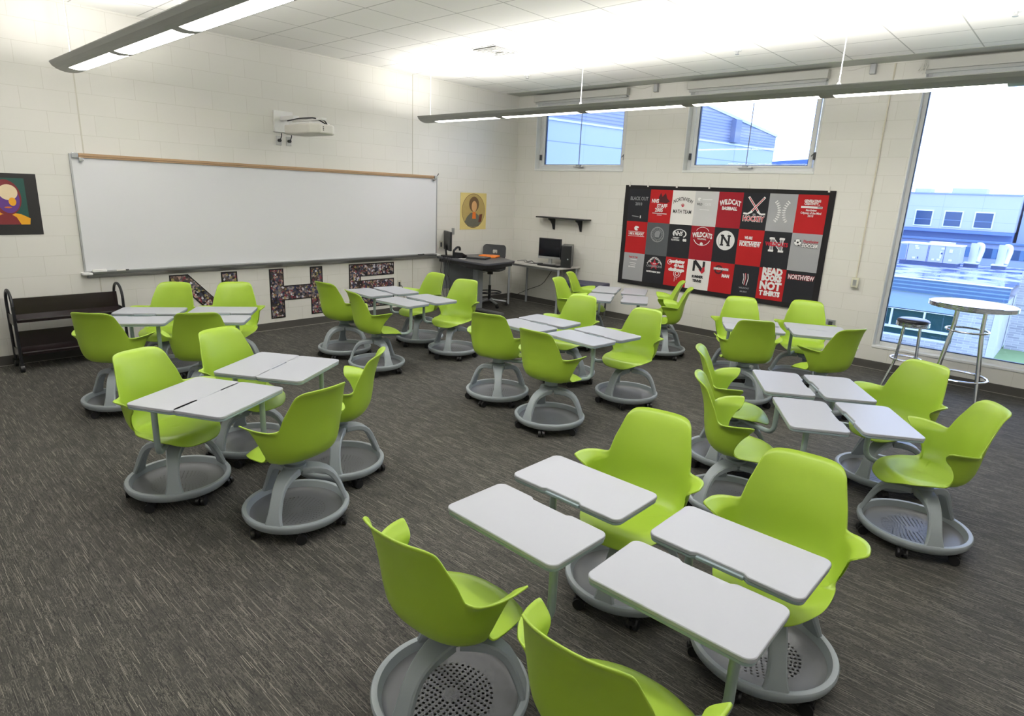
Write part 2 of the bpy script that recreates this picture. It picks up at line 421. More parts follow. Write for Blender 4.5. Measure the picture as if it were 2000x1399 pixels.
# roller blind cassettes
BLND = mat('blind_cassette_grey', (190,190,184), .45)
BFAB = mat('blind_fabric', (178,180,178), .8)
for i, (x0, x1, z0, z1) in enumerate(WINS):
    lab = ['roller blind cassette over the left high window, closest to the room corner',
           'roller blind cassette over the high window above the quilt',
           'roller blind cassette over the tall window with beaded chain at its left end'][i]
    t = thing('roller_blind', lab, 'window blind', ((x0+x1)/2,0,3.42), group='roller blinds above the windows')
    hw = (x1-x0)/2+.01
    MB().box((-hw,-.10,0),(hw,-.001,.10)).build('cassette', BLND, t, bevel=.004)
    MB().box((-hw+.02,-.07,-.035),(hw-.02,-.045,0)).build('hem_bar', BFAB, t, bevel=.004)
    if i == 2:
        ch = MB()
        for k in range(5):
            ch.tube([(-hw-.005+.01*math.sin(k*2),-.11-.006*k,.09-.012*k),(-hw+.045*math.cos(k),-.115,.05-.02*k),(-hw+.03*math.sin(k*1.7),-.12,-.05+.018*k)], .004, 6)
        ch.build('bead_chain', OFFW, t)

# ------------------------------------------------------------------ pendant lights
LENSM = mat('lit_diffuser', (255,250,240), .5, emis=LENS_EMIT)
def pendant(y, x0, x1, label):
    t = thing('pendant_light', label, 'light fixture', ((x0+x1)/2, y, 2.84), group='long suspended linear lights')
    L = (x1-x0)/2
    sec = [(-.155,.075),(-.135,.045),(-.105,.024),(-.070,.010),(-.035,.003),(0,0),(.035,.003),(.070,.010),(.105,.024),(.135,.045),(.155,.075)]
    segs = []
    n = int((2*L-.3)//1.21); pitch = (2*L-.42)/n
    for k in range(n): segs.append((-L+.27+k*pitch, -L+.27+k*pitch+pitch-.12))
    body = MB(); lens = []
    cuts = sorted({-L, L}|{a for s_ in segs for a in s_})
    th = .006
    for i in range(len(cuts)-1):
        a, b = cuts[i], cuts[i+1]; mid = (a+b)/2
        isl = any(p < mid < q for p, q in segs)
        for k in range(len(sec)-1):
            (ya, za), (yb, zb) = sec[k], sec[k+1]
            if isl and 3 <= k <= 6: continue
            body.add([(a,ya,za),(b,ya,za),(b,yb,zb),(a,yb,zb),(a,ya,za+th),(b,ya,za+th),(b,yb,zb+th),(a,yb,zb+th)],
                     [(0,1,2,3),(7,6,5,4),(0,4,5,1),(3,2,6,7),(0,3,7,4),(1,5,6,2)])
    # inner tray and end caps
    body.box((-L+.02,-.075,.05),(L-.02,.075,.075))
    for sx in (-1, 1):
        poly = sec+[(.15,.082),(-.15,.082)]
        body.prism(poly, lambda u,v,h: (h,u,v), sx*L, sx*(L+.012))
    body.build('housing', PEND, t, smooth=30)
    for a, b in segs:
        m = MB()
        q = [(-.070,.010),(-.035,.003),(0,0),(.035,.003),(.070,.010)]
        for k in range(4):
            (ya, za), (yb, zb) = q[k], q[k+1]
            m.add([(a,ya,za),(b,ya,za),(b,yb,zb),(a,yb,zb)], [(0,1,2,3)])
        m.build('diffuser', LENSM, t)
    for cx in (-L+.09, -L/3, L/3, L-.09):
        MB().tube([(cx,0,.07),(cx,0,H-2.84)], .0045, 8).tube([(cx-.035,0,.075),(cx,0,.13),(cx+.035,0,.075)], .003, 6).cyl((cx,0), .03, H-2.84-.02, H-2.84-.001).build('suspension_cable', WHT, t)
    def area(nm, z, rot, pw, wy):
        ld = bpy.data.lights.new(nm, 'AREA'); ld.shape = 'RECTANGLE'; ld.size = 2*L-.4; ld.size_y = wy; ld.energy = pw*(2*L/8.3); ld.color = WARM
        o = bpy.data.objects.new(nm, ld); C.objects.link(o); o.parent = t; o.location = (0,0,z); o.rotation_euler = rot
    area('uplight_lamp', .09, (PI,0,0), UP_POWER, .13)
    area('downlight_lamp', -.004, (0,0,0), DOWN_POWER, .12)
pendant(-2.45, .45, 8.75, 'long grey suspended light hanging in front of the window wall')
pendant(-6.78, .47, 8.75, 'long grey suspended light at the upper left, cut off by the top of the picture')

# ceiling details
t = thing('ceiling_vent', 'square louvred air diffuser set in the ceiling tiles', 'vent', (2.2,-2.84,H))
MB().box((-.22,-.22,-.006),(.22,.22,-.0005)).build('face_plate', WHT, t, bevel=.002)
for r in (.19,.145,.10,.055):
    m = MB(); b = .022
    for (x0_,y0_,x1_,y1_) in ((-r,-r,r,-r+b),(-r,r-b,r,r),(-r,-r+b,-r+b,r-b),(r-b,-r+b,r,r-b)): m.box((x0_,y0_,-.018+.01*(r<.1)),(x1_,y1_,-.008))
    m.build('louvre_ring', mat('vent_louvre_grey', (150,150,146), .6), t)  # louvre rings in one plain grey
for k, (x, y, l) in enumerate([(1.46,-1.44,'white ceiling sprinkler nearest the room corner'),(4.55,-1.42,'white ceiling sprinkler above the quilt wall'),(7.01,-1.62,'white ceiling sprinkler near the tall window at the right edge')]):
    t = thing('sprinkler_head', l, 'sprinkler', (x,y,H), group='ceiling sprinklers')
    MB().cyl((0,0), .045, -.008, -.0005).build('escutcheon', WHT, t)
    MB().cyl((0,0), .014, -.04, -.008, 12).cyl((0,0), .022, -.044, -.04, 12).build('deflector', ALU, t)

# ------------------------------------------------------------------ whiteboard and left wall
WB0, WB1, WZ0, WZ1 = -6.765, -1.875, .91, 2.115
t = thing('whiteboard', 'long white dry erase board with aluminium tray and tan map rail', 'whiteboard', (0,(WB0+WB1)/2,WZ0))
def yz(o0): return lambda p: p
cy = (WB0+WB1)/2; hw = (WB1-WB0)/2; hh = WZ1-WZ0
MB().box((.002,-hw,0),(.016,hw,hh)).build('writing_surface', mat('whiteboard_enamel', (220,221,224), .22, var=.004), t)
f = MB(); f.box((.002,-hw-.012,-.01),(.022,-hw+.006,hh+.006)); f.box((.002,hw-.006,-.01),(.022,hw+.012,hh+.006)); f.box((.002,-hw,hh-.002),(.022,hw,hh+.006)); f.box((.002,-hw,-.01),(.022,hw,.006))
f.build('frame', ALU, t, bevel=.002)
m = MB(); m.prism([(0,-.07),(.02,-.07),(.085,-.028),(.09,-.012),(.09,.0),(.08,-.004),(.02,-.012),(0,-.012)], lambda u,v,h: (u+.003,h,v), -hw+.01, hw-.01); m.build('marker_tray', mat('tray_aluminium', (150,152,152), .35, metal=.7), t)
for s_ in (-1, 1): MB().box((.0,s_*hw-.045,-.03),(.1,s_*hw+.045,-.005)).build('tray_end_cap', WHT, t, bevel=.006)
m = MB(); m.box((.016,-hw+.07,hh-.03),(.034,hw-.07,hh+.014)); m.build('map_rail', mat('tan_cork_rail', (176,146,112), .7, var=.08), t, bevel=.002)
MB().box((.034,-hw+.07,hh-.016),(.037,hw-.07,hh-.010)).build('rail_groove', mat('rail_dark_line', (120,96,70), .6), t)
for s_ in (-1, 1):
    m = MB(); m.box((.016,s_*(hw-.035)-.028,hh-.036),(.045,s_*(hw-.035)+.028,hh+.016)); m.box((.03,s_*(hw-.085)-.02,hh-.065),(.055,s_*(hw-.085)+.02,hh-.03)); m.build('rail_clip', CHR, t, bevel=.003)
MB().tube([(.03,hw-.01,hh),(.05,hw+.012,hh+.05)], .006, 8).build('rail_hook', DGR, t)
tz = WZ0-.006
for nm, yy, ln, mt, lb, cat in [('eraser',WB0+.12,.13,WHT,'white eraser at the left end of the whiteboard tray','eraser'),('whiteboard_marker',WB0+.34,.12,OFFW,'white marker with black cap at the left end of the board tray','marker'),('whiteboard_marker',WB1-.34,.12,DGR,'dark marker on the right end of the board tray','marker')]:
    m = MB()
    if nm == 'eraser': q = MB().box((.035,yy-ln/2,tz+.003),(.08,yy+ln/2,tz+.028)).build(nm, mt, None, bevel=.004); tag(q, lb, cat)
    else:
        tt = thing(nm, lb, cat, (.055,yy,tz+.008))
        MB().tube([(0,-ln/2,0),(0,ln/2-.03,0)], .008, 12).build('barrel', mt, tt)
        MB().tube([(0,ln/2-.03,0),(0,ln/2,0)], .0095, 12).build('cap', RUB, tt)

# photo collage letters
COLB = mat('collage_black_card', (20,18,20), .5)
def letter(nm_label, polys, y0, seed):
    t = thing('collage_letter', nm_label, 'photo collage', (0,y0,0), group='photo collage letters under the whiteboard')
    m = MB(); 
    for p in polys[0]: m.prism(p, lambda u,v,h: (h,u,v), .001, .006)
    m.build('backing_card', COLB, t)
    m = MB()
    for p in polys[1]: m.prism(p, lambda u,v,h: (h,u,v), .0062, .0075)
    m.build('photo_collage', collage_mat('collage_photos_%d' % seed, seed), t)
def rct(a, b, c, d): return [(a,c),(b,c),(b,d),(a,d)]
zb, zt, bw = .15, .815, .20
def shrunk(rs, e=.016):
    return [rct(a+e,b-e,c+e,d-e) for a,b,c,d in rs]
# N (drawn from y=0 to .80)
W_ = .80
N1 = [[(0,zb),(.20,zb),(.20,zt-.235),(.605,zb),(W_,zb),(W_,zt),(W_-.20,zt),(W_-.20,zb+.245),(.212,zt),(0,zt)]]
N2 = [[(.016,zb+.016),(.184,zb+.016),(.184,zt-.20),(.62,zb+.016),(W_-.016,zb+.016),(W_-.016,zt-.016),(W_-.184,zt-.016),(W_-.184,zb+.22),(.205,zt-.016),(.016,zt-.016)]]
letter('black-edged photo collage letter N on the wall under the whiteboard, leftmost letter', (N1,N2), -5.94, 3)
W_ = .78; zm = (zb+zt)/2
H1 = [rct(0,.20,zb,zt), rct(W_-.19,W_,zb,zt), rct(.19,W_-.18,zm-.10,zm+.10)]
H2 = [[(.016,zb+.016),(.184,zb+.016),(.184,zm-.084),(W_-.174,zm-.084),(W_-.174,zb+.016),(W_-.016,zb+.016),(W_-.016,zt-.016),(W_-.174,zt-.016),(W_-.174,zm+.084),(.184,zm+.084),(.184,zt-.016),(.016,zt-.016)]]
letter('black-edged photo collage letter H on the wall, between the other two letters', (H1,H2), -4.72, 11)
W_ = .80
S1 = [[(0,zm-.10),(0,zt),(W_,zt),(W_,zt-.19),(.2,zt-.19),(.2,zm+.085),(W_,zm+.085),(W_,zb),(0,zb),(0,zb+.17),(W_-.2,zb+.17),(W_-.2,zm-.10)]]
S2 = [[(.016,zm-.084),(.016,zt-.016),(W_-.016,zt-.016),(W_-.016,zt-.174),(.184,zt-.174),(.184,zm+.07),(W_-.016,zm+.07),(W_-.016,zb+.016),(.016,zb+.016),(.016,zb+.154),(W_-.184,zb+.154),(W_-.184,zm-.084)]]
letter('black-edged photo collage letter S on the wall near the desk, rightmost letter', (S1,S2), -3.51, 23)

# posters (generic stand-ins)
def wall_poster(label, y0, y1, z0, z1, border_m, field, shapes, bw_=.08, botw=None):
    t = thing('poster', label, 'poster', (0,(y0+y1)/2,z0))
    a, b, hz = (y0-y1)/2, (y1-y0)/2, z1-z0; bt = bw_ if botw is None else botw
    MB().box((.001,a,0),(.006,b,hz)).build('backing_sheet', border_m, t)
    MB().box((.0062,a+bw_,bt),(.0068,b-bw_,hz-bw_*.45)).build('printed_field', field, t)
    for k, (nm, poly, m_) in enumerate(shapes):
        MB().prism(poly, lambda u,v,h: (h,u,v), .0068+.0003*k, .0071+.0003*k).build(nm, m_, t)
def ell(cx, cz, rx_, rz_, n=28, a0=0, a1=360):
    return [(cx+rx_*math.cos(math.radians(a0+(a1-a0)*i/n)), cz+rz_*math.sin(math.radians(a0+(a1-a0)*i/n))) for i in range(n+(a1-a0 != 360))]
pur = mat('print_purple', (92,48,130), .5); gold = mat('print_gold', (226,160,24), .5); mar = mat('print_maroon', (120,32,36), .5); crm = mat('print_cream', (226,206,170), .5); teal = mat('print_teal', (22,74,66), .5); orng = mat('print_orange', (214,110,30), .5)
wall_poster('black-bordered purple and gold portrait poster at the left edge of the picture', -7.66, -7.08, 1.31, 1.90, mat('poster_black', (28,26,27), .5), teal, [
    ('printed_shape', [(-.21,.10),(.19,.10),(.20,.16),(.13,.20),(.03,.22),(-.05,.22),(-.17,.19),(-.21,.14)], gold),
    ('printed_shape', [(-.10,.10),(.12,.10),(.09,.17),(.05,.20),(-.02,.20),(-.07,.17)], mar),
    ('printed_shape', ell(.03,.36,.12,.17), mar),
    ('printed_shape', ell(.045,.34,.09,.13), pur),
    ('printed_shape', ell(.05,.41,.075,.075), crm),
    ('printed_shape', ell(.075,.32,.03,.04), gold),
    ('printed_shape', ell(.035,.265,.03,.008), orng)], .10, .10)
parch = mat('print_parchment', (216,198,128), .6, var=.06, bscale=8); ochre = mat('print_ochre', (178,156,96), .6, var=.08, bscale=14); brn = mat('print_brown', (110,86,56), .6); skn = mat('print_skin', (206,160,110), .6); grb = mat('print_grey_robe', (104,104,92), .6, var=.12, bscale=20); book = mat('print_book_brown', (98,44,32), .6)
wall_poster('yellowed poster with an oval portrait, on the wall right of the whiteboard', -1.345, -.74, 1.285, 1.89, parch, parch, [
    ('printed_shape', ell(0,.31,.27,.285,40), brn), ('printed_shape', ell(0,.31,.262,.277,40), ochre),
    ('printed_shape', [(-.20,.13),(-.12,.06),(.0,.035),(.12,.06),(.18,.12),(.12,.24),(.04,.28),(-.06,.28),(-.15,.21)], grb),
    ('printed_shape', ell(.01,.42,.115,.125), brn), ('printed_shape', ell(.015,.385,.062,.09), skn),
    ('printed_shape', [(-.03,.18),(.06,.18),(.05,.29),(-.02,.29)], orng),
    ('printed_shape', [(.12,.12),(.19,.13),(.21,.26),(.14,.25)], book)], .0)

# projector on its wall arm
t = thing('projector', 'white short-throw projector on an arm above the whiteboard', 'projector', (0,-4.42,2.55))
MB().box((.001,-.13,-.01),(.03,.125,.245)).build('wall_plate', WHT, t, bevel=.003)
m = MB(); m.box((.03,-.05,.13),(.36,.03,.175)); m.box((.30,-.035,.10),(.98,.035,.125)); m.build('arm', WHT, t, bevel=.004)
m = MB(); m.tube(bend([(.2,-.04,.12),(.5,-.05,.135),(.85,-.04,.13),(.98,.02,.06)], .1), .008, 8); m.tube(bend([(.3,.03,.12),(.6,.045,.14),(.95,.03,.10),(1.0,.05,.02)], .1), .007, 8); m.build('cable', BLK, t)
m = MB(); p0 = [(.30,-.13),(.36,-.17),(.92,-.17),(1.02,-.08),(1.02,.09),(.92,.17),(.36,.17),(.30,.13)]
m.prism(p0, lambda u,v,h: (u,v,h), -.055, .055); m.build('projector_body', OFFW, t, bevel=.018)
m = MB(); m.prism([(.40,-.14),(.88,-.14),(.94,0),(.88,.14),(.40,.14)], lambda u,v,h: (u,v,h), .055, .078); m.build('top_cover', WHT, t, bevel=.008)
m = MB()
for k in range(5): m.box((.285,-.10+.02*k,-.03),(.299,-.088+.02*k,.035))
m.build('air_grille', DGR, t)
m = MB()
for k in range(3): m.box((1.021,-.04,-.02+.018*k),(1.024,-.03,-.008+.018*k))
m.cyl((0,0),.001,0,.001,4).build('button_row', BLK, t)
for dy, lb in ((-.07,'grey outlet box with black plug left of the pair under the projector'),(.065,'grey outlet box with plug on the right under the projector')):
    q = thing('outlet_box', lb, 'outlet', (0,-4.42+dy,2.44), group='outlets under the projector')
    MB().box((.001,-.035,-.055),(.012,.035,.055)).build('cover_plate', mat('plate_grey', (188,188,186), .45), q, bevel=.003)
    MB().tube([(.012,0,0),(.045,0,.0)], .02, 12).tube(bend([(.04,0,0),(.05,.02,.05),(.03,.03,.085)], .02), .006, 8).build('plug', BLK, q)

def plate(name, label, x, y, z, onleft, w_=.075, h_=.115, m_=None, dark=True, group='wall plates and outlets'):
    t = thing(name, label, 'outlet', (x,y,z))
    mm = m_ or mat('plate_ivory', (206,202,188), .45); mb = MB(); ib = MB()
    if onleft: mb.box((.001,-w_/2,-h_/2),(.012,w_/2,h_/2)); ib.box((.0122,-w_*.22,-h_*.3),(.015,w_*.22,h_*.3))
    else: mb.box((-w_/2,-.012,-h_/2),(w_/2,-.001,h_/2)); ib.box((-w_*.22,-.015,-h_*.3),(w_*.22,-.0122,h_*.3))
    mb.build('cover_plate', mm, t, bevel=.003); ib.build('insert', DGR if dark else mm, t)
    return t
plate('light_switch', 'ivory wall switch just right of the whiteboard', 0,-1.76,1.05, True, .075,.12)
plate('junction_plate', 'small grey plate behind the left monitor', 0,-1.50,1.26, True, .06,.11, ALU, False)
q = plate('wall_outlet', 'wall outlet with a black cord beside the collage letter S', 0,-2.61,.46, True)
MB().tube(bend([(.015,0,-.01),(.05,.02,-.02),(.06,.05,-.12),(.03,.08,-.25)], .03), .004, 6).build('cord', BLK, q)
plate('wall_outlet', 'low wall outlet under the tall desk near the room corner', 0,-1.15,.46, True)
plate('wall_outlet', 'low wall outlet behind the dark book cart', 0,-6.66,.46, True, .09,.115, mat('plate_steel',(120,120,116),.4,metal=.4))
plate('wall_outlet', 'low wall outlet under the right end of the quilt', 5.60,0,.47, False, .11,.115, ALU)
q = thing('surface_outlet_box', 'ivory surface box at the foot of a thin conduit beside the tall window', 'outlet', (5.80,0,1.03))
MB().box((-.04,-.045,-.06),(.04,-.001,.06)).build('box_body', mat('plate_ivory2', (206,204,184), .45), q, bevel=.004)
MB().box((-.02,-.048,-.035),(.02,-.045,.035)).build('socket_face', ALU, q)
MB().tube([(0,-.012,.06),(0,-.012,2.50)], .008, 10).build('conduit', mat('conduit_paint', (214,208,190), .45), q)
for x, l in ((2.73,'small grey box high on the wall between the two high windows'),(5.58,'small grey box high on the wall between the high and tall windows')):
    q = thing('sensor_box', l, 'sensor', (x,0,3.49), group='grey boxes near the ceiling')
    MB().box((-.03,-.06,-.06),(.03,-.001,.05)).build('box_body', ALU, q, bevel=.004)
    MB().tube(bend([(.0,-.03,.05),(-.05,-.02,.04),(-.25,-.008,.0),(-.45,-.006,.05)], .05), .003, 6).build('wire', OFFW, q)

# ------------------------------------------------------------------ wall shelf
t = thing('wall_shelf', 'empty black wall shelf on two brackets above the desktop computer', 'shelf', (1.205,0,1.55))
MB().box((-.52,-.20,-.022),(.52,-.001,0)).build('shelf_board', BLK, t, bevel=.002)
for sx in (-.25, .33):
    m = MB(); prof = [(0,-.022),(-.17,-.022),(-.165,-.045),(-.11,-.07),(-.065,-.12),(-.045,-.17),(-.03,-.21),(0,-.215)]
    m.prism(prof, lambda u,v,h: (h,u-.001,v), sx-.012, sx+.012); m.build('bracket', BLK, t)

# ------------------------------------------------------------------ quilt
QX0, QX1, QZ0, QZ1 = 2.35, 5.405, .60, 2.115
quilt = thing('quilt', 'large black, red and grey T-shirt quilt with school lettering hanging on the wall', 'quilt', (QX0,-.012,QZ0))
QC = {'k': mat('jersey_black', (26,27,33), .85, bump=.2, bscale=400), 'r': mat('jersey_red', (168,12,18), .85, bump=.2, bscale=400), 'd': mat('jersey_dark_red', (144,8,28), .85, bump=.2, bscale=400),
      'w': mat('jersey_white', (226,224,222), .85, bump=.2, bscale=400), 'l': mat('jersey_light_grey', (192,192,194), .85, bump=.2, bscale=400), 'g': mat('jersey_grey', (152,153,156), .85, bump=.2, bscale=400), 'c': mat('jersey_charcoal', (78,82,86), .85, bump=.2, bscale=400)}
qw, qh = QX1-QX0, QZ1-QZ0
def qy(x, z):   # gentle sag of the cloth, away from the wall
    return -.006-.006*math.sin(x*3.1+z*1.2)-.004*math.sin(z*7+x)-.012*max(0, (.35-z))*1.0
def cloth(nm, x0, x1, z0, z1, m_, parent, off):
    mb = MB(); nx = max(2, int((x1-x0)/.06)); nz = max(2, int((z1-z0)/.06)); vs = []; fs = []
    for j in range(nz+1):
        for i in range(nx+1):
            x = x0+(x1-x0)*i/nx; z = z0+(z1-z0)*j/nz; vs.append((x, qy(x,z)-off, z))
    K = len(vs); vs += [(a, b+.003, c) for a, b, c in vs]
    for j in range(nz):
        for i in range(nx):
            a = j*(nx+1)+i; q = (a, a+1, a+nx+2, a+nx+1); fs.append(q); fs.append(tuple(K+p for p in reversed(q)))
    rim = [i for i in range(nx+1)]+[j*(nx+1)+nx for j in range(1, nz+1)]+[nz*(nx+1)+i for i in range(nx-1, -1, -1)]+[j*(nx+1) for j in range(nz-1, 0, -1)]
    for i in range(len(rim)): a, b = rim[i], rim[(i+1) % len(rim)]; fs.append((a, K+a, K+b, b))
    return mb.add(vs, fs).build(nm, m_, parent, smooth=60)
cloth('backing_cloth', 0, qw, 0, qh, mat('quilt_border_black', (24,22,24), .9, bump=.2, bscale=300), quilt, 0)
QXs = [2.43,2.80,3.17,3.53,3.89,4.245,4.60,4.96,5.33]; QZs = [2.06,1.575,1.09,.61+.055]
ROWS = ['krwldkgr','rckdkrkg','gkrwrkrk']
IW = mat('print_white', (226,226,226), .8); IK = mat('print_black', (30,30,34), .8); IR = mat('print_red', (176,30,48), .8); IG = mat('print_grey', (132,134,138), .8)
IKr = mat('print_dark_on_red', (70,16,24), .8); IF = mat('print_faint', (212,212,214), .8)
def emit_flat(items, parent, cx, cz, name='printed_emblem'):
    """items: list of (verts2d, faces, material). cx,cz quilt-local centre"""
    mats = []; mb = MB()
    for k, (vs, fs, m_) in enumerate(items):
        if m_ not in mats: mats.append(m_)
        mb.add([(cx+u, qy(cx+u, cz+v)-.0042-.0004*k, cz+v) for u, v in vs], fs, mats.index(m_))
    return mb.build(name, mats, parent, smooth=None)
def TX(body, size, dx, dz, m_, bold=.0, arc=0, wd=None, shear=0, ang=0):
    vs, fs = text_mesh(body, size, bold, shear=shear)
    if not vs: return ([], [], m_)
    xs = [v[0] for v in vs]; w0 = max(xs)-min(xs); c0 = (max(xs)+min(xs))/2
    sc = (wd/w0) if wd else 1
    out = []
    for v in vs:
        u = (v[0]-c0)*sc; q = v[1]
        if arc: q += -arc*(u/((wd or w0)/2))**2
        if ang: u, q = u*math.cos(ang)-q*math.sin(ang), u*math.sin(ang)+q*math.cos(ang)
        out.append((u+dx, q+dz))
    return (out, fs, m_)
def PL(pts, m_): return (list(pts), [tuple(range(len(pts)))], m_)
def LN(pts, w_, m_):
    vs = []; fs = []
    for i in range(len(pts)-1):
        (a, b), (c, d) = pts[i], pts[i+1]; L = math.hypot(c-a, d-b) or 1; nx, nz = -(d-b)/L*w_/2, (c-a)/L*w_/2
        o = len(vs); vs += [(a+nx,b+nz),(a-nx,b-nz),(c-nx,d-nz),(c+nx,d+nz)]; fs.append((o,o+1,o+2,o+3))
    return (vs, fs, m_)
def RG(cx, cz, r0, r1, m_, n=32, sx=1, a0=0, a1=360):
    vs = []; fs = []
    for i in range(n+1):
        t_ = math.radians(a0+(a1-a0)*i/n)
        for r in (r0, r1): vs.append((cx+r*math.cos(t_)*sx, cz+r*math.sin(t_)))
    for i in range(n): fs.append((2*i,2*i+1,2*i+3,2*i+2))
    return (vs, fs, m_)
def EL(cx, cz, a, b, m_, n=24): return PL(ell(cx, cz, a, b, n), m_)
paw = lambda cx, cz, s_, m_: [EL(cx,cz-.2*s_,.55*s_,.42*s_,m_)]+[EL(cx+dx*s_,cz+dz*s_,.2*s_,.27*s_,m_) for dx,dz in ((-.62,.25),(-.22,.62),(.22,.62),(.62,.25))]
cat = lambda cx, cz, s_, m_: [PL([(cx-.9*s_,cz+.2*s_),(cx-.5*s_,cz+.75*s_),(cx+.2*s_,cz+.8*s_),(cx+.9*s_,cz+.5*s_),(cx+.8*s_,cz+.1*s_),(cx+.2*s_,cz+.0*s_),(cx+.3*s_,cz-.35*s_),(cx+.75*s_,cz-.5*s_),(cx+.1*s_,cz-.8*s_),(cx-.5*s_,cz-.7*s_),(cx-.85*s_,cz-.3*s_)], m_)]
